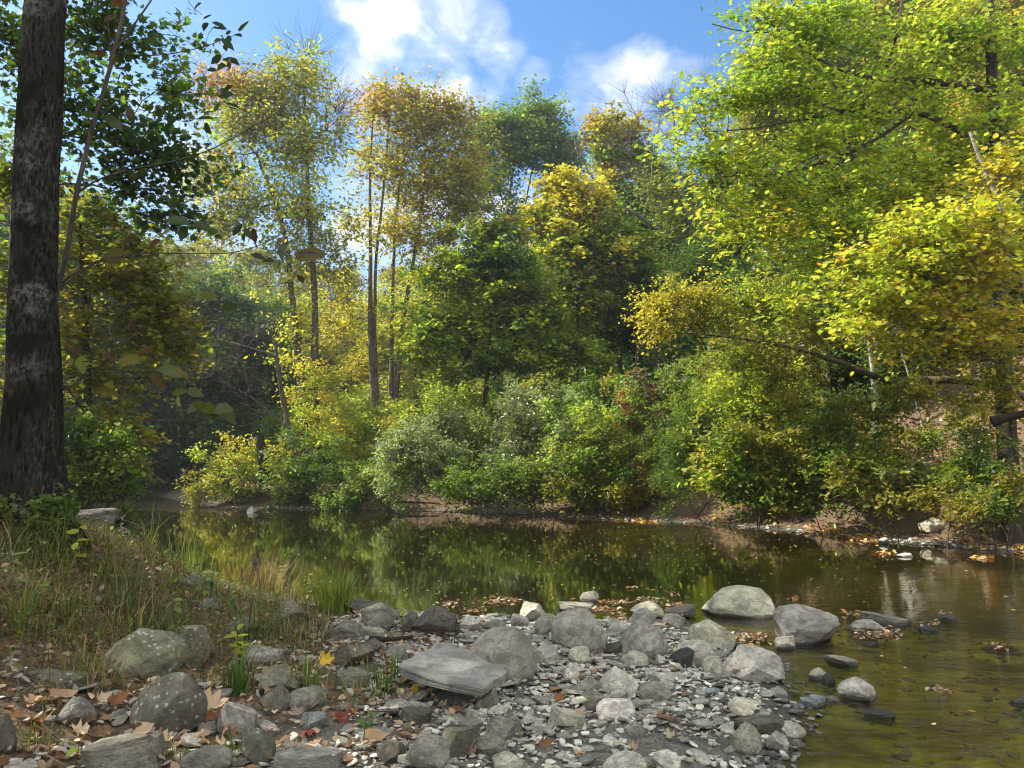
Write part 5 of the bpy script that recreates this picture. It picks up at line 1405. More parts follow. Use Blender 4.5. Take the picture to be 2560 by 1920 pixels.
# ------------------------------------------------------------------ pebbles one can count, then the gravel nobody can
def pip(poly, x, y):
    ins = np.zeros(np.shape(x), bool); n = len(poly)
    for i in range(n):
        (x0, y0), (x1, y1) = poly[i], poly[(i + 1) % n]
        c = ((y0 > y) != (y1 > y)) & (x < (x1 - x0) * (y - y0) / ((y1 - y0) or 1e-9) + x0)
        ins ^= c
    return ins


BAR = [(830, 1545), (1000, 1530), (1180, 1545), (1300, 1530), (1480, 1545), (1620, 1560), (1760, 1590), (1830, 1640), (1920, 1720), (1900, 1790), (1960, 1850), (1900, 1930), (860, 1930), (820, 1840), (900, 1760), (880, 1690), (960, 1680), (900, 1640), (800, 1600)]
DENSE = [(1290, 1640), (1400, 1640), (1560, 1650), (1690, 1680), (1830, 1720), (1880, 1780), (1820, 1800), (1700, 1800), (1560, 1790), (1440, 1790), (1330, 1780), (1240, 1760), (1270, 1700)]
LEFT = [(0, 1640), (240, 1720), (520, 1700), (640, 1600), (830, 1540), (900, 1700), (860, 1930), (0, 1930)]
EDGE = [(1840, 1650), (1960, 1640), (2090, 1720), (2060, 1830), (2010, 1930), (1900, 1930), (1880, 1750)]
SANDY = [(1420, 1850), (1520, 1810), (1700, 1820), (1830, 1850), (1830, 1930), (1440, 1930)]


def proj(x, y, z):
    dx, dy, dz = x, y, z - CAMH
    f = dy * CP + dz * SP; upc = -dy * SP + dz * CP
    return 1280 + FPX * dx / f, 960 - FPX * upc / f


def scatter(n, size_lo, size_hi, polys, maxn, sep=.55, pw=2.0, keep=None, xr=(-3.2, 2.6), yr=(2.3, 7.6)):
    out = []
    P = np.array(PLACED)
    tries = rng.uniform(0, 1, (n, 2))
    x = xr[0] + tries[:, 0] * (xr[1] - xr[0]); y = yr[0] + tries[:, 1] * (yr[1] - yr[0])
    z = hgt(x, y)
    u, v = proj(x, y, np.maximum(z, 0))
    w = np.zeros(n)
    for poly, wt_ in polys: w = np.where(pip(poly, u, v), wt_, w)
    ok = rng.uniform(0, 1, n) < w
    ok &= z > -.09
    s = size_lo + (size_hi - size_lo) * rng.uniform(0, 1, n) ** pw
    acc = [tuple(q) for q in PLACED] if keep is None else keep
    A = np.array(acc)
    for i in np.nonzero(ok)[0]:
        r = s[i] * .5
        d = np.hypot(A[:, 0] - x[i], A[:, 1] - y[i])
        if np.any(d < (A[:, 2] + r) * sep): continue
        A = np.vstack([A, [x[i], y[i], r]])
        out.append((x[i], y[i], z[i], s[i]))
        if len(out) >= maxn: break
    return out, A


KINDS = [('round', 'pebble', 'smooth rounded pebble lying among the shale chips of the gravel bar'), ('ang', 'stone', 'broken angular grey stone lying among the pebbles of the gravel bar'), ('slab', 'shale', 'flat piece of grey shale lying among the pebbles of the gravel bar')]
spots, A1 = scatter(30000, .05, .125, [(EDGE, .25), (LEFT, .10), (BAR, .5), (SANDY, .10), (DENSE, 1.0)], 560, .46, 1.35)
for n_, (x, y, z, s) in enumerate(spots):
    k = rng.choice(3, p=[.09, .42, .49])
    kind, nm, lab = KINDS[k]
    o = link(nm, rock_mesh(kind, int(rng.integers(14)), 3, 'shale' if kind == 'slab' else 'rock', nm))
    u, v = proj(x, y, z)
    asp = rng.uniform(.55, .95); hz = s * ({'round': .5, 'ang': .36, 'slab': .15}[kind]) * rng.uniform(.8, 1.2)
    o.location = (x, y, z + hz * .30 + (.016 if kind == 'slab' else 0))
    o.rotation_euler = (rng.normal(0, .16), rng.normal(0, .16), rng.uniform(0, 6.28))
    o.scale = (s, s * asp, hz)
    dark = .55 if u < 1000 else .25
    tn = ['white', 'pale', 'light', 'mid', 'grey', 'dark', 'blue', 'rusty'][rng.choice(8, p=np.array([.06, .20, .26, .23, .15, .06, .03, .01]) if u > 1150 else np.array([.01, .06, .17, .28, .28, .15, .03, .02]))]
    o.color = (*(np.array(TONES[tn]) * rng.uniform(.85, 1.15)), 1)
    tag(o, lab, nm, 'loose stones of the gravel bar')

# gravel: small stones as one mass
spots2, A2 = scatter(110000, .012, .06, [(EDGE, .2), (LEFT, .14), (BAR, .7), (SANDY, .22), (DENSE, 1.0)], 8000, .36, 1.5, keep=[tuple(q) for q in A1])
protos = [rock_arrays(['round', 'ang', 'slab', 'chip', 'ang', 'slab', 'chip', 'ang'][i % 8], 900 + i, 2) for i in range(16)]
Vs, Fs, Cs, off = [], [], [], 0
extra = []
for i in range(900):     # stones on the bed under the clear shallows
    x = rng.uniform(.6, 4.2); y = rng.uniform(2.5, 7.5)
    extra.append((x, y, 0, rng.uniform(.02, .09)))
ez = hgt(np.array([e[0] for e in extra]), np.array([e[1] for e in extra]))
extra = [(e[0], e[1], zz, e[3]) for e, zz in zip(extra, ez) if -.35 < zz < -.03]
strip = []
for i in range(1100):    # stony rim of the far shore
    t = rng.uniform(0, 1); kx = rng.integers(3, 12)
    a, b = np.array(FAR_SHORE[kx]), np.array(FAR_SHORE[kx + 1]); q = a + (b - a) * t + rng.normal(0, .25, 2)
    strip.append((q[0], q[1], 0, rng.uniform(.03, .10)))
sz_ = hgt(np.array([e[0] for e in strip]), np.array([e[1] for e in strip]))
strip = [(e[0], e[1], zz, e[3]) for e, zz in zip(strip, sz_) if zz > -.02]
for j, (x, y, z, s) in enumerate(spots2 + extra + strip):
    Vp, Fp = protos[int(rng.integers(16))]
    a = rng.uniform(0, 6.28); ca, sa = math.cos(a), math.sin(a)
    flat_ = rng.uniform(.12, .42)
    Q = Vp * np.array([s, s * rng.uniform(.5, 1), s * flat_])
    Q[:, 2] += Q[:, 0] * rng.normal(0, .24)
    Q = np.stack([Q[:, 0] * ca - Q[:, 1] * sa + x, Q[:, 0] * sa + Q[:, 1] * ca + y, Q[:, 2] + z + s * flat_ * .3 + (rng.uniform(0, .012) if s < .05 else 0)], 1)
    Vs.append(Q); Fs.append(Fp + off); off += len(Q)
    u = proj(x, y, max(z, 0))[0]
    tn = ['white', 'pale', 'light', 'mid', 'grey', 'dark', 'black', 'rusty'][rng.choice(8, p=np.array([.03, .15, .25, .24, .19, .10, .03, .01]) if u > 1150 else np.array([.01, .06, .17, .27, .27, .15, .05, .02]))]
    Cs.append(np.repeat((np.array(TONES[tn]) * rng.uniform(.8, 1.15))[None], len(Fp), 0))
gme = mk_mesh('gravel', np.concatenate(Vs), np.concatenate(Fs), np.concatenate(Cs), True, M['gravel']); gme.set_sharp_from_angle(angle=R(28))
tag(link('gravel', gme), 'small grey gravel and shale chips of the shore and shallow bed', kind='stuff')
# ------------------------------------------------------------------ fallen leaves
def curled(kind, seed, curl, mat='dead_leaf'):
    v, f = TM[kind]
    r = np.random.default_rng(seed)
    # finer sheet: every triangle split in four, then bent
    V = [tuple(x) for x in v]; F = []; mid = {}
    def m(a, b):
        k = (min(a, b), max(a, b))
        if k not in mid:
            V.append(tuple((np.array(V[a]) + np.array(V[b])) / 2)); mid[k] = len(V) - 1
        return mid[k]
    tri = []
    for q in f: tri += [(q[0], q[1], q[2])] + ([(q[0], q[2], q[3])] if len(q) == 4 else [])
    for a, b, c in tri:
        ab, bc, ca = m(a, b), m(b, c), m(c, a); F += [(a, ab, ca), (ab, b, bc), (ca, bc, c), (ab, bc, ca)]
    V = np.array(V); x = V[:, 0] - .5; y = V[:, 1]
    V[:, 2] = curl * (1.1 * y * y + .5 * x * x * r.uniform(-.4, 1.4) + .25 * x * y * r.normal() + .06 * np.sin(9 * x + r.uniform(0, 6)) * np.sin(11 * y + r.uniform(0, 6)))
    V[:, 0] = x
    V[:, 2] -= V[:, 2].min()
    # stalk
    n0 = len(V)
    V = np.vstack([V, [[-.5, .012, V[0, 2]], [-.5, -.012, V[0, 2]], [-.78, 0, V[0, 2] + .12]]])
    F.append((n0, n0 + 1, n0 + 2))
    return V, np.array(F)


LEAFCOL = {'tan': (.34, .235, .14), 'buff': (.45, .35, .23), 'brown': (.17, .095, .05), 'russet': (.21, .095, .045), 'orange': (.46, .20, .04), 'yellow': (.55, .38, .05), 'red': (.18, .04, .03), 'grey': (.28, .24, .20)}
LM = {}


def leaf_mesh(kind, i, colr, curl):
    key = (kind, i, colr)
    if key not in LM:
        V, F = curled(kind, i * 7 + 3, curl * 1.7)
        c = np.array(LEAFCOL[colr]) * (.8 + .4 * ((i * 37) % 10) / 10)
        LM[key] = mk_mesh('fallen_leaf', V, F, np.repeat(c[None], len(F), 0), True, M['dead_leaf'])
    return LM[key]


LL = {'tan': 'dry tan leaf lying curled on the stony shore', 'buff': 'dry pale buff leaf lying on the stony shore', 'brown': 'withered dark brown leaf lying on the stony shore', 'russet': 'russet brown leaf lying curled on the stony shore', 'yellow': 'fresh yellow leaf fallen on the shore', 'red': 'dark red leaf fallen on the shore', 'orange': 'orange leaf fallen on the shore', 'grey': 'bleached greyish leaf lying on the shore'}
FL = [(0, 1600), (240, 1680), (520, 1660), (640, 1620), (830, 1560), (1100, 1560), (1140, 1600), (960, 1650), (1060, 1750), (1300, 1800), (1420, 1930), (0, 1930)]
FL2 = [(60, 1760), (330, 1820), (620, 1790), (640, 1860), (420, 1930), (60, 1930)]
FL3 = [(1100, 1600), (1900, 1620), (1880, 1930), (1100, 1930)]
n = 9000
x = rng.uniform(-2.6, 2.0, n); y = rng.uniform(2.3, 7.0, n); z = hgt(x, y); u, v = proj(x, y, np.maximum(z, 0))
w = np.where(pip(FL3, u, v), .05, 0); w = np.where(pip(FL, u, v), .20, w); w = np.where(pip(FL2, u, v), .9, w)
ok = np.nonzero((rng.uniform(0, 1, n) < w) & (z > .02))[0][:290]
for i in ok:
    colr = ['tan', 'buff', 'brown', 'russet', 'yellow', 'red', 'orange', 'grey'][rng.choice(8, p=[.40, .24, .14, .05, .015, .015, .01, .13])]
    kd = ['oak', 'maple', 'oval', 'oval'][rng.integers(4)]
    o = link('fallen_leaf', leaf_mesh(kd, int(rng.integers(4)), colr, .9))
    s = rng.uniform(.032, .078)
    o.location = (x[i], y[i], z[i] + .012 + rng.uniform(0, .03))
    o.rotation_euler = (rng.normal(0, .4) + (math.pi if rng.random() < .4 else 0), rng.normal(0, .35), rng.uniform(0, 6.28)); o.scale = (s, s, s)
    if abs(o.rotation_euler[0]) > 1.6: o.location.z += s * .25
    tag(o, LL[colr], 'leaf', 'fallen leaves on the near shore')


def one_leaf(u, v, px, colr, kd, label, lift=.02, rot=None, rx=None):
    p = ground(u, v); s = px * p[1] / FPX
    o = link('fallen_leaf', leaf_mesh(kd, 1, colr, .9)); o.location = (p[0], p[1], p[2] + lift)
    o.scale = (s, s, s); o.rotation_euler = (rng.normal(0, .4) if rx is None else rx, rng.normal(0, .3), rng.uniform(0, 6.28) if rot is None else rot)
    tag(o, label, 'leaf', 'fallen leaves on the near shore')


one_leaf(150, 1775, 66, 'tan', 'oval', 'long tan leaf propped against the faceted grey rock', .05, .7, .5)
one_leaf(245, 1790, 60, 'buff', 'oak', 'large buff lobed leaf hanging down beside the lichen-spotted boulder with a sprig', .06, 1.5, .8)
one_leaf(290, 1785, 62, 'russet', 'oak', 'russet lobed leaf between the big buff leaf and the boulder', .05, 1.2, .7)
one_leaf(100, 1820, 50, 'russet', 'maple', 'russet leaf under the long tan one at the foot of the bank', .02)
one_leaf(535, 1795, 70, 'buff', 'maple', 'large curled buff leaf beside the upright pointed stone', .05, .3, .6)
one_leaf(515, 1815, 50, 'russet', 'oak', 'shiny rust-brown curled leaf under the large buff one', .03, .9, .9)
one_leaf(358, 1860, 52, 'buff', 'oval', 'pale creamy leaf standing on edge over the slanting slab', .05, .6, .9)
one_leaf(880, 1800, 50, 'russet', 'oak', 'dark red-brown lobed leaf beside the green sprout on the sand', .02)
one_leaf(855, 1812, 44, 'red', 'maple', 'deep red leaf half under the red-brown one on the sand', .02)
one_leaf(930, 1875, 66, 'tan', 'oval', 'long folded tan leaf over the dark cobble', .05, .6, .8)
one_leaf(1082, 1760, 34, 'russet', 'oval', 'rusty round leaf on sand under the tilted slab', .015)
one_leaf(1180, 1868, 36, 'orange', 'maple', 'orange-brown leaf stuck between two grey plates', .03, .2, .8)
one_leaf(1405, 1765, 36, 'russet', 'maple', 'rust-red lobed leaf on the pebbles', .03, .2, .3)
one_leaf(816, 1686, 40, 'yellow', 'maple', 'bright yellow leaf held up in the grass', .07, .3, .9)
one_leaf(1676, 1800, 20, 'red', 'oval', 'small red leaf on the stones by the wet mud', .03)
one_leaf(1360, 1890, 50, 'brown', 'oak', 'large brown leaf standing on edge at the lower edge of the picture', .05, .5, 1.0)

# ------------------------------------------------------------------ leaves on the water
WL = {'yellow': 'yellow leaf floating flat on the pool', 'buff': 'pale leaf floating flat on the pool', 'orange': 'orange leaf floating flat on the pool', 'brown': 'brown leaf floating flat on the pool'}
cnt = 0
for t in range(6000):
    if cnt >= 150: break
    u = rng.uniform(500, 2560); v = 1285 + 250 * rng.random() ** 1.7 if rng.random() < .88 else rng.uniform(1560, 1900)
    p = at_z(u, v, .004)
    if hgt(np.array([p[0]]), np.array([p[1]]))[0] > -.03: continue
    if np.any(np.hypot(np.array(PLACED)[:, 0] - p[0], np.array(PLACED)[:, 1] - p[1]) < np.array(PLACED)[:, 2] * 1.2): continue
    colr = ['yellow', 'buff', 'orange', 'brown'][rng.choice(4, p=[.16, .52, .10, .22])]
    o = link('floating_leaf', leaf_mesh(['maple', 'oval', 'oak'][rng.integers(3)], int(rng.integers(4)), colr, .25))
    s = rng.uniform(.03, .065)
    o.location = p; o.scale = (s, s, s * .15); o.rotation_euler = (0, 0, rng.uniform(0, 6.28))
    tag(o, WL[colr], 'leaf', 'leaves floating on the pool'); cnt += 1


def flat_leaves(name, pts, z0, cols, size, label, tilt=.12, kind='oval', zs=None):
    n = len(pts)
    zz = np.full(n, z0) if zs is None else zs
    P = np.column_stack([pts, zz + rng.uniform(0, .006, n)])
    a = rng.uniform(0, 6.28, n)
    V, F, cc = leaf_arrays(P, np.array([0, 0, 1.]) + rng.normal(0, tilt, (n, 3)), np.column_stack([np.cos(a), np.sin(a), np.zeros(n)]), size * rng.uniform(.6, 1.3, n), cols, kind)
    tag(link(name, mk_mesh(name, V, F, cc, False, M['dead_leaf'])), label, kind='stuff')


def cols_of(names, n, p=None):
    a = np.array([LEAFCOL[k] for k in names]); return a[rng.choice(len(names), n, p=p)] * np.exp(rng.normal(0, .22, (n, 1)))


# specks far out on the pool
pts = []
while len(pts) < 800:
    q = at_z(rng.uniform(420, 2300), rng.uniform(1275, 1400) if rng.random() < .75 else rng.uniform(1400, 1500), 0)
    if hgt(np.array([q[0]]), np.array([q[1]]))[0] < -.05: pts.append(q[:2])
flat_leaves('floating_leaf_specks', np.array(pts), .003, cols_of(['buff', 'tan', 'yellow', 'grey'], 800), .036, 'pale leaf specks drifting on the far half of the pool', .05)
# rafts of leaves caught along the far shore and behind stones
pts = []
lines = [((2010, 1328), (2200, 1352), 7, 420), ((2080, 1316), (2330, 1334), 8, 420), ((2330, 1340), (2560, 1352), 12, 800), ((2420, 1362), (2580, 1384), 9, 420), ((1700, 1302), (2030, 1322), 5, 200), ((1400, 1288), (1640, 1304), 4, 260), ((900, 1268), (1400, 1284), 4, 260), ((2190, 1384), (2240, 1382), 4, 40), ((2420, 1395), (2470, 1396), 4, 20), ((2480, 1340), (2600, 1330), 14, 300)]
for a, b, sp, k in lines:
    for _ in range(k):
        t = rng.uniform(); q = at_z(a[0] + (b[0] - a[0]) * t + rng.normal(0, 6), a[1] + (b[1] - a[1]) * t + rng.normal(0, sp * .55), 0); pts.append(q[:2])
pts = np.array(pts); zz = np.maximum(hgt(pts[:, 0], pts[:, 1]), 0) + .006
flat_leaves('leaf_litter', pts, 0, cols_of(['orange', 'yellow', 'tan', 'buff', 'russet'], len(pts), [.22, .2, .24, .24, .1]), .085, 'orange and tan leaves washed up along the far shoreline', .35, 'maple', zz)
pts = []
for (u, v, su, sv, k) in [(1535, 1510, 45, 3, 120), (1500, 1527, 40, 4, 90), (1620, 1503, 30, 4, 80), (1690, 1514, 30, 4, 70), (1680, 1484, 12, 2, 24), (1580, 1470, 24, 2, 20), (1250, 1505, 55, 8, 130), (1130, 1512, 40, 6, 60), (1880, 1598, 45, 9, 150), (1800, 1590, 20, 6, 40), (1660, 1596, 20, 14, 60), (1540, 1546, 22, 8, 50), (1960, 1525, 24, 4, 50), (2200, 1590, 45, 9, 150), (2130, 1539, 18, 5, 50), (2365, 1540, 14, 3, 18), (2320, 1562, 20, 4, 24), (2500, 1620, 40, 4, 40), (2350, 1728, 24, 3, 24), (1990, 1500, 16, 2, 14), (1700, 1560, 20, 10, 30), (1180, 1530, 30, 8, 40), (1300, 1560, 18, 8, 26)]:
    for _ in range(int(k * .75)):
        q = at_z(u + rng.normal(0, su * .6), v + rng.normal(0, sv * .7), .0); pts.append(q[:2])
pts = np.array(pts); zz = np.maximum(hgt(pts[:, 0], pts[:, 1]), 0) + rng.uniform(.004, .02, len(pts))
flat_leaves('leaf_litter', pts, 0, cols_of(['brown', 'tan', 'buff', 'russet', 'orange'], len(pts), [.14, .38, .36, .07, .05]), .052, 'rafts of dead leaves stranded between the stones in the shallows', .32, 'oval', zz)
# litter on the woodland floor
n = 34000
x = rng.uniform(-12, 16, n); y = rng.uniform(6, 30, n)
d, far = shore(x, y); ok = far & (d > .25) & (rng.uniform(0, 1, n) < np.where(x > 3, 1, .45)); x, y = x[ok], y[ok]
flat_leaves('leaf_litter', np.column_stack([x, y]), 0, cols_of(['tan', 'brown', 'russet', 'buff', 'grey'], len(x), [.33, .27, .13, .17, .1]), .09, 'brown dead leaves covering the slope and floor of the far bank', .45, 'oval', hgt(x, y) + .015)
n = 9000
x = rng.uniform(-5.5, -.4, n); y = rng.uniform(2.4, 9, n); d, far = shore(x, y); ok = (d > .25); x, y = x[ok], y[ok]
flat_leaves('leaf_litter', np.column_stack([x, y]), 0, cols_of(['tan', 'brown', 'russet', 'buff', 'grey'], len(x), [.3, .3, .12, .15, .13]), .05, 'small dead leaves and husks littering the soil of the grassy bank', .6, 'oval', hgt(x, y) + .012)


# ------------------------------------------------------------------ grass and weeds
def blades(P, az, h, bend, wd, cols):
    n = len(P); lev = np.array([0, .4, .75, 1.0]); wl = np.array([1, .85, .5, .04])
    dx = np.stack([np.cos(az), np.sin(az), np.zeros(n)], 1); sx = np.stack([-np.sin(az), np.cos(az), np.zeros(n)], 1)
    V = np.zeros((n, 8, 3))
    for k in range(4):
        t = lev[k]
        ang = bend * t
        out = h * np.where(bend > 1e-3, (1 - np.cos(ang)) / np.maximum(bend, 1e-3), 0); up = h * np.sin(ang) / np.maximum(bend, 1e-3)
        c = P + dx * out[:, None] + np.array([0, 0, 1.]) * up[:, None]
        V[:, 2 * k] = c - sx * (wd * wl[k] * .5)[:, None]; V[:, 2 * k + 1] = c + sx * (wd * wl[k] * .5)[:, None]
    q = np.array([[0, 1, 3, 2], [2, 3, 5, 4], [4, 5, 7, 6]])
    F = (np.arange(n) * 8)[:, None, None] + q[None]
    return V.reshape(-1, 3), F.reshape(-1, 4), np.repeat(cols, 3, 0)


GC = {'green': (.10, .155, .03), 'olive': (.15, .15, .035), 'straw': (.33, .26, .12), 'bright': (.17, .27, .03), 'deep': (.045, .10, .025), 'brown': (.17, .11, .055)}


def gcols(names, p, n):
    a = np.array([GC[k] for k in names]); return a[rng.choice(len(names), n, p=p)] * np.exp(rng.normal(0, .2, (n, 1)))


GRASS = [(-3000, 1150), (-100, 1280), (0, 1300), (180, 1330), (330, 1370), (520, 1440), (700, 1490), (800, 1540), (830, 1610), (700, 1680), (520, 1690), (300, 1700), (0, 1680), (-3000, 1900)]
n = 300000
x = rng.uniform(-9.5, -.4, n); y = rng.uniform(2.6, 11, n); z = hgt(x, y); d, _f = shore(x, y); u, v = proj(x, y, z)
clump = .5 + .5 * wob(x, y, 4.2, .7) + .3 * wob(x, y, 9, 2)
w = np.where(pip(GRASS, u, v), np.clip(clump, .06, 1), 0) * np.clip(d * 2.2, 0, 1)
w = np.where(pip([(0, 1620), (620, 1600), (900, 1660), (880, 1830), (620, 1790), (0, 1900)], u, v) & (w == 0), .05 * np.clip(clump, 0, 1), w)
Pn = np.array(PLACED)
ok = np.nonzero((rng.uniform(0, 1, n) < w * .40 * np.where(u > 430, .6, 1)) & (d > .08))[0]
near = np.zeros(len(ok), bool)
for (a, b, r) in PLACED: near |= np.hypot(x[ok] - a, y[ok] - b) < r * .8
ok = ok[~near]
Pg = np.stack([x[ok], y[ok], z[ok] - .01], 1); m = len(ok)
hgh = rng.uniform(.08, .26, m) * (1 + .9 * smooth(.2, .9, clump[ok])) * np.where(u[ok] > 560, .75, 1)
V, F, cc = blades(Pg, rng.uniform(0, 6.28, m), hgh * rng.uniform(.55, 1.15, m) * np.where(y[ok] > 5.6, .62, 1), np.where(rng.random(m) < .35, rng.uniform(.4, 1.4, m), rng.uniform(1.4, 3.4, m)), rng.uniform(.003, .009, m), .8 * gcols(['green', 'olive', 'straw', 'deep', 'brown'], [.30, .30, .16, .10, .14], m))
tag(link('grass', mk_mesh('grass', V, F, cc, False, M['grass'])), 'tangled green and straw-coloured grass of the near bank', kind='stuff')


# dead thatch lying under it, and low broad leaves between the blades
n = 60000
x = rng.uniform(-6.5, -.6, n); y = rng.uniform(2.4, 10, n); z = hgt(x, y); d, _f = shore(x, y); u, v = proj(x, y, z)
ok = np.nonzero(pip([(0, 1290), (330, 1350), (800, 1520), (840, 1620), (620, 1720), (0, 1800)], u, v) & (d > .1) & (rng.uniform(0, 1, n) < .30))[0]; m = len(ok)
V, F, cc = blades(np.stack([x[ok], y[ok], z[ok] + rng.uniform(0, .05, m)], 1), rng.uniform(0, 6.28, m), rng.uniform(.06, .2, m), rng.uniform(2.4, 3.6, m), rng.uniform(.002, .005, m), .9 * gcols(['straw', 'brown', 'olive'], [.5, .38, .12], m))
tag(link('dead_grass', mk_mesh('dead_grass', V, F, cc, False, M['grass'])), 'matted dead grass under the green blades of the near bank', kind='stuff')
n = 26000
x = rng.uniform(-6.5, -.8, n); y = rng.uniform(2.6, 10, n); z = hgt(x, y); d, _f = shore(x, y); u, v = proj(x, y, z)
cl2 = .5 + .5 * wob(x, y, 2.7, 1.9)
ok = np.nonzero(pip([(0, 1290), (330, 1350), (700, 1480), (700, 1640), (300, 1690), (0, 1700)], u, v) & (d > .15) & (rng.uniform(0, 1, n) < .48 * np.clip(cl2, 0, 1)))[0]; m = len(ok)
a = rng.uniform(0, 6.28, m)
V, F, cc = leaf_arrays(np.stack([x[ok], y[ok], z[ok] + rng.uniform(.02, .15, m)], 1), np.array([0, 0, 1.]) + rng.normal(0, .5, (m, 3)), np.column_stack([np.cos(a), np.sin(a), rng.normal(0, .3, m)]), rng.uniform(.018, .05, m), leaf_cols(['deep+green+sage+olive'] * m, m, 1), 'oval')
tag(link('ground_cover', mk_mesh('ground_cover', V, F, cc, False, M['leaf'])), 'small broad-leaved weeds mixed into the grass of the near bank', kind='stuff')


def tuft(u, v, hpx, n, names, p, label, spread=.05, wd=(.004, .008), bend=(.2, 1.3), cat='grass tuft', name='grass_tuft'):
    b = ground(u, v); k = b[1] / FPX
    P = np.zeros((n, 3)); P[:, :2] = rng.normal(0, spread, (n, 2)); P[:, 2] = hgt(b[0] + P[:, 0], b[1] + P[:, 1]) - b[2] - .01
    h = hpx * k * rng.uniform(.45, 1.15, n)
    az = np.arctan2(P[:, 1], P[:, 0]) + rng.normal(0, .8, n)
    V, F, cc = blades(P, az, h, rng.uniform(*bend, n), rng.uniform(*wd, n), gcols(names, p, n))
    o = link(name, mk_mesh(name, V, F, cc, False, M['grass'])); o.location = b
    tag(o, label, cat)


tuft(835, 1535, 125, 220, ['bright', 'green', 'olive'], [.6, .25, .15], 'bright green arching grass tuft at the water edge', .09, (.005, .010), (.3, 1.3))
tuft(600, 1735, 120, 26, ['deep', 'green'], [.6, .4], 'clump of broad dark green grass blades beside the ribbed grey rock', .03, (.010, .02), (.2, 1.0))
tuft(630, 1600, 110, 40, ['green', 'deep', 'bright'], [.5, .3, .2], 'green grass clump leaning over the squarish olive boulder', .06, (.006, .011), (.3, 1.2))
tuft(770, 1720, 90, 80, ['green', 'bright', 'straw'], [.55, .2, .25], 'loose grass clump under the bright yellow leaf', .07, (.004, .008), (.3, 1.4))
tuft(960, 1730, 100, 56, ['green', 'deep', 'bright'], [.5, .3, .2], 'green grass tuft growing against the end of the tilted slab', .06, (.004, .009), (.3, 1.2))
tuft(890, 1750, 60, 90, ['straw', 'olive', 'green'], [.55, .25, .2], 'dry straw-coloured grass tuft before the layered grey stone', .06, (.003, .006), (.6, 1.9))
tuft(590, 1900, 70, 50, ['bright', 'green'], [.4, .6], 'small green grass tuft on the mossy round stone', .035, (.003, .006), (.3, 1.2))
tuft(440, 1905, 60, 40, ['olive', 'green', 'straw'], [.4, .3, .3], 'thin olive grass tuft between the two lower-edge stones', .035, (.003, .006), (.3, 1.2))
tuft(225, 1700, 110, 90, ['olive', 'green', 'straw'], [.4, .3, .3], 'ferny grass tuft in front of the largest lichen-spotted boulder', .06, (.003, .006), (.4, 1.5))
tuft(700, 1600, 90, 60, ['green', 'straw'], [.6, .4], 'grass clump at the foot of the squarish olive boulder', .06, (.004, .008), (.3, 1.3))
tuft(470, 1420, 110, 70, ['bright', 'green', 'olive'], [.35, .4, .25], 'tall green grass stand over the pool edge near the log', .14, (.006, .012), (.2, 1.0))
tuft(660, 1480, 120, 260, ['brown', 'straw', 'olive'], [.45, .4, .15], 'dense haze of dry tan grass at the pool edge', .17, (.003, .005), (.5, 1.8))
tuft(300, 1345, 60, 60, ['straw', 'olive'], [.6, .4], 'dry grass tuft beside the end of the driftwood log', .1, (.006, .012), (.4, 1.7))
tuft(40, 1560, 150, 36, ['green', 'olive'], [.5, .5], 'coarse arching grass clump at the picture edge under the massive trunk', .06, (.006, .012), (.4, 1.8))
tuft(100, 1860, 90, 30, ['green', 'olive'], [.6, .4], 'few thin grass blades standing by the mossy dark boulder', .05, (.003, .006), (.2, .9))
tuft(372, 1370, 120, 26, ['straw', 'bright'], [.6, .4], 'tall straw stalks nodding over the black water', .12, (.006, .012), (.3, 2.0))
tuft(1000, 1690, 70, 24, ['green', 'straw'], [.7, .3], 'short grass sprig against the long edge of the tilted slab', .03, (.003, .007), (.2, 1.0))


def weed(u, v, hpx, nleaf, lpx, pal, label, kind='oval', stemc=(1, 1, 1), lean=.12, mat='leaf', name='weed'):
    b = ground(u, v); k = b[1] / FPX; H = hpx * k
    a = rng.uniform(0, 6.28); pts = [b * 0, np.array([lean * H * math.cos(a) * .4, lean * H * math.sin(a) * .4, H * .55]), np.array([lean * H * math.cos(a), lean * H * math.sin(a), H])]
    S = Skel(); S.stem([p for p in pts], .0028, .0012, H / 7)
    q = S.p[:S.n]
    P, N, D, Sz = [], [], [], []
    for i in range(nleaf):
        t = .3 + .7 * (i + .5) / nleaf; j = min(int(t * (S.n - 1)), S.n - 1); az = i * 2.4 + rng.normal(0, .3)
        P.append(q[j] + rng.normal(0, .004, 3)); D.append((math.cos(az), math.sin(az), rng.uniform(-.2, .5))); N.append((rng.normal(0, .3), rng.normal(0, .3) - .3, 1)); Sz.append(lpx * k * rng.uniform(.7, 1.2))
    root = thing(name, tuple(b), label, 'weed')
    V, F = S.tubes(S.radii(.0012), 5)
    o = link('stem', mk_mesh('stem', V, F, None, True, M['twig']), root); o.color = (*stemc, 1)
    V, F, cc = leaf_arrays(np.array(P), np.array(N, float), np.array(D, float), np.array(Sz), leaf_cols([pal], 1, nleaf), kind)
    link('foliage', mk_mesh('foliage', V, F, cc, False, M[mat]), root)


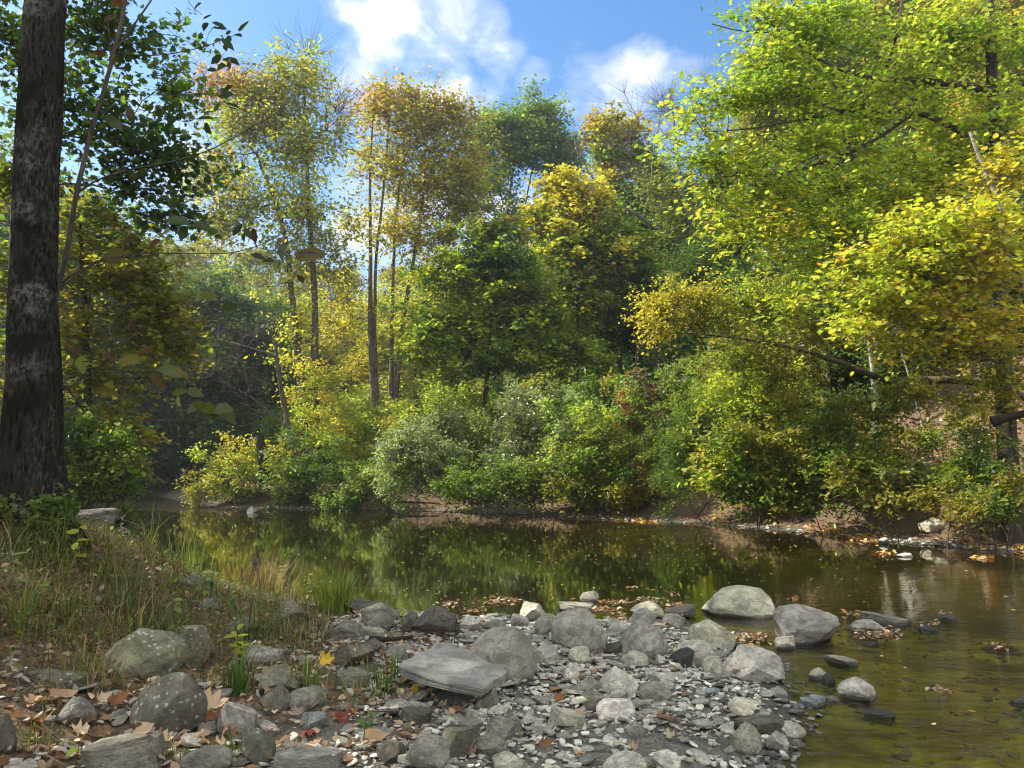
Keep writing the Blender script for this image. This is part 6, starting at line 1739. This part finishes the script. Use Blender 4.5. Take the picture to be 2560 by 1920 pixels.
PAL['crim'] = [(.09, .018, .02), (.13, .03, .03), (.06, .02, .02)]
weed(598, 1660, 95, 12, 30, 'lime+silver', 'seedling with pale yellow-green leaves beside the olive boulder')
weed(605, 1655, 60, 8, 26, 'lime+yellow', 'lower yellowish seedling under the pale yellow-green one')
weed(530, 1500, 75, 11, 32, 'sage+green', 'blue-green leafy weed above the pale flat stone high on the bank', mat='leaf_gloss')
weed(440, 1620, 130, 9, 26, 'green+sage', 'thin tall weed with round green leaves beside the largest lichen-spotted boulder')
weed(500, 1560, 120, 7, 30, 'green+olive', 'wiry weed with a few hanging green leaves on the bank')
weed(860, 1600, 52, 8, 16, 'crim', 'dried crimson weed bent over the flat grey rock', 'narrow', (.8, .3, .3), .5)
weed(1135, 1610, 110, 26, 18, 'crim', 'dark red dried stems in front of the dark blocky rock', 'narrow', (.5, .2, .2), .15)
weed(1120, 1625, 60, 30, 16, 'crim', 'low heap of dark red dried weed behind the tilted slab', 'narrow', (.5, .2, .2), .5)
weed(1060, 1590, 70, 12, 14, 'crim+rust', 'thin reddish weed leaning on the blackish wedge', 'narrow', (.6, .25, .2), .4)
weed(908, 1860, 80, 6, 34, 'deep+green', 'green sprout with drooping leaves on the pale sand')
weed(325, 1640, 40, 7, 20, 'green+sage', 'little green sprig growing on the largest lichen-spotted boulder')
weed(445, 1800, 70, 14, 16, 'green+deep', 'feathery green sprig before the second lichen-spotted boulder', 'narrow')
weed(168, 1300, 90, 5, 52, 'green+lime', 'weed with large glowing lime leaves beside the driftwood log')
weed(180, 1430, 130, 6, 40, 'lime+yellow', 'tall thin weed with yellow-green leaves in front of the driftwood log')
weed(30, 1470, 90, 9, 44, 'sage+deep', 'coarse weed with long grey-green leaves at the picture edge', 'narrow')
weed(700, 1470, 60, 14, 14, 'willow+silver', 'small pale-leaved weed over the water by the dry tan grass')
weed(770, 1505, 60, 16, 14, 'willow+silver', 'fine whitish-leaved weed left of the bright grass tuft')
weed(190, 1910, 46, 3, 40, 'lime', 'sprout with one glossy lime leaf at the lower edge of the picture')
weed(1005, 1575, 60, 12, 14, 'lime+olive', 'yellowish-leaved weed at the water behind the blackish wedge')

# ------------------------------------------------------------------ wood
def log():
    a, b = at_y(112, 1330, 12.4), at_y(292, 1306, 12.8)
    a[2] = max(a[2], h1(a[0], a[1]) + .08); b[2] = max(b[2], h1(b[0], b[1]) + .12)
    n, m = 36, 40
    L = np.linalg.norm(b - a); ax = (b - a) / L
    x, y = frame(ax[None]); x, y = x[0], y[0]
    t = np.linspace(0, 1, m); th = np.arange(n) / n * 2 * np.pi
    T, Q = np.meshgrid(th, t)
    r = .20 + .05 * Q + .012 * np.sin(T * 7 + 2 * np.sin(Q * 3)) + .010 * np.sin(T * 13 + Q * 5) + .02 * np.sin(T * 2 + 1)
    r = np.where((np.sin(T - 1.2 + .2 * np.sin(Q * 9)) > .93), r * .80, r)
    r[0] *= .8; r[-1] *= .86
    V = a + ax * (Q * L)[..., None] + r[..., None] * (np.cos(T)[..., None] * x + np.sin(T)[..., None] * y)
    V[-1] += ax * (.05 * np.sin(th * 5) + .05 * np.cos(th * 3))[:, None]
    i = np.arange(m - 1)[:, None] * n; j = np.arange(n)[None]; j2 = (np.arange(n) + 1) % n
    F = np.stack([i + j, i + j2, i + n + j2, i + n + j], -1).reshape(-1, 4)
    Vv = np.vstack([V.reshape(-1, 3), [b - ax * .06], [a + ax * .02]]); k = m * n
    e = (m - 1) * n
    cap = np.array([[e + q, e + (q + 1) % n, k] for q in range(n)] + [[(q + 1) % n, q, k + 1] for q in range(n)])
    c = (a + b) / 2
    me = mk_mesh('log', Vv - c, [F, cap], None, True, M['wood_log'])
    o = link('driftwood_log', me); o.location = c
    tag(o, 'weathered barkless driftwood log lying on the bank by the inlet', 'log')
    # root mass at its end
    S = Skel(); S.add(b * 0, -1)
    for q in range(46):
        S.reach(np.array([rng.uniform(-.05, .55), rng.normal(0, .2), rng.normal(-.02, .17)]), .1)
    V1, F1 = S.tubes(S.radii(.006), 5)
    r_ = link('root_mass', mk_mesh('root_mass', V1 + (b - c), F1, None, True, M['twig']), o)


log()


def stick(pts, r0, r1, label, mat='twig', col=(1, 1, 1), name='stick', twigs=()):
    S = Skel(); P = [np.array(p) for p in pts]; base = P[0].copy()
    S.stem([p - base for p in P], r0, r1, .12)
    for tw in twigs: S.stem([np.array(p) - base for p in tw], r1, r1 * .4, .1, attach=True)
    V, F = S.tubes(S.radii(.004), 7)
    o = link(name, mk_mesh(name, V, F, None, True, M[mat])); o.location = base; o.color = (*col, 1)
    tag(o, label, name.replace('_', ' '))


def gp(u, v, lift=.02):
    p = ground(u, v); return p + np.array([0, 0, lift])


stick([gp(925, 1610, .03), gp(975, 1618, .04), gp(1030, 1612, .05)], .018, .012, 'black rotten branch lying before the greenish rounded rock', 'twig', (.35, .33, .3))
stick([gp(1835, 1622, .03), gp(1890, 1636, .03), gp(1945, 1648, .02)], .022, .014, 'weathered stick lying below the stranded dead leaves', 'bark', (1.2, 1.15, 1.0))
stick([gp(1480, 1276, .05), gp(1530, 1270, .08), gp(1600, 1268, .05)], .03, .012, 'bare branch lying on the far mud strip', 'bark_pale', (.8, .75, .7))
stick([gp(990, 1262, .1), gp(1050, 1266, .12), gp(1100, 1262, .05)], .04, .015, 'dark driftwood piece on the far mud under the silvery bush', 'bark', (.5, .45, .4))
stick([gp(2000, 1306, .02), gp(2080, 1312, .03), gp(2160, 1316, .02)], .025, .012, 'thin dark pole lying along the far shoreline', 'bark', (.5, .45, .4))
stick([at_y(2400, 1215, 12), at_y(2440, 1245, 12), at_y(2475, 1258, 11.9)], .014, .006, 'pale broken twig poking from the pale yellow-leaved bush', 'bark_pale')
stick([at_y(2030, 1195, 14.6), at_y(2050, 1240, 14.5), at_y(2062, 1262, 14.4)], .014, .008, 'whitish thin stem leaning to the water under the broad-leaved bush', 'bark_pale')
stick([gp(1740, 1300, .05), at_y(1765, 1262, 17), at_y(1780, 1235, 17)], .02, .01, 'dark bare stem slanting from the mud under the rounded green bush', 'twig', (.6, .55, .5))
stick([at_y(2480, 1055, 11.7), at_y(2530, 1040, 11.6), at_y(2580, 1030, 11.5)], .07, .05, 'dark fallen log on the sunlit leafy slope', 'bark', (.5, .42, .35), 'log')
stick([gp(1050, 1800, .01), gp(1000, 1790, .02)], .004, .002, 'thin twig on the pale sand')

# the broken mossy stub at the inlet corner
stub = [at_y(668, 1215, 24.6), at_y(660, 1170, 24.6), at_y(652, 1120, 24.6), at_y(648, 1085, 24.6)]
S = Skel(); S.stem([p - stub[0] for p in stub], .19, .14, .3); V, F = S.tubes(S.radii(.1), 12)
V[:, 2] += np.where(V[:, 2] > V[:, 2].max() - .2, .12 * np.sin(V[:, 0] * 40), 0)
o = link('tree_stub', mk_mesh('tree_stub', V, F, None, True, M['bark_big'])); o.location = stub[0]; tag(o, 'dark mossy broken-off stub standing in the yellow-green bush', 'tree stub')

# ------------------------------------------------------------------ the hazy air
if HAZE:
    bm = bmesh.new(); bmesh.ops.create_cube(bm, size=1.0)
    me = bpy.data.meshes.new('haze'); bm.to_mesh(me); bm.free()
    nt = NT('pale_haze'); pv = nt.n('VolumePrincipled', Color=(.86, .92, 1.0), Density=HAZE, Anisotropy=.55)
    nt.t.links.new(pv.outputs[0], nt.out.inputs[1])
    me.materials.append(nt.m)
    o = link('haze', me); o.scale = (640, 520, 62); o.location = (0, 170, 62 / 2 - 2.5)
    tag(o, 'thin pale haze in the valley air', kind='stuff')
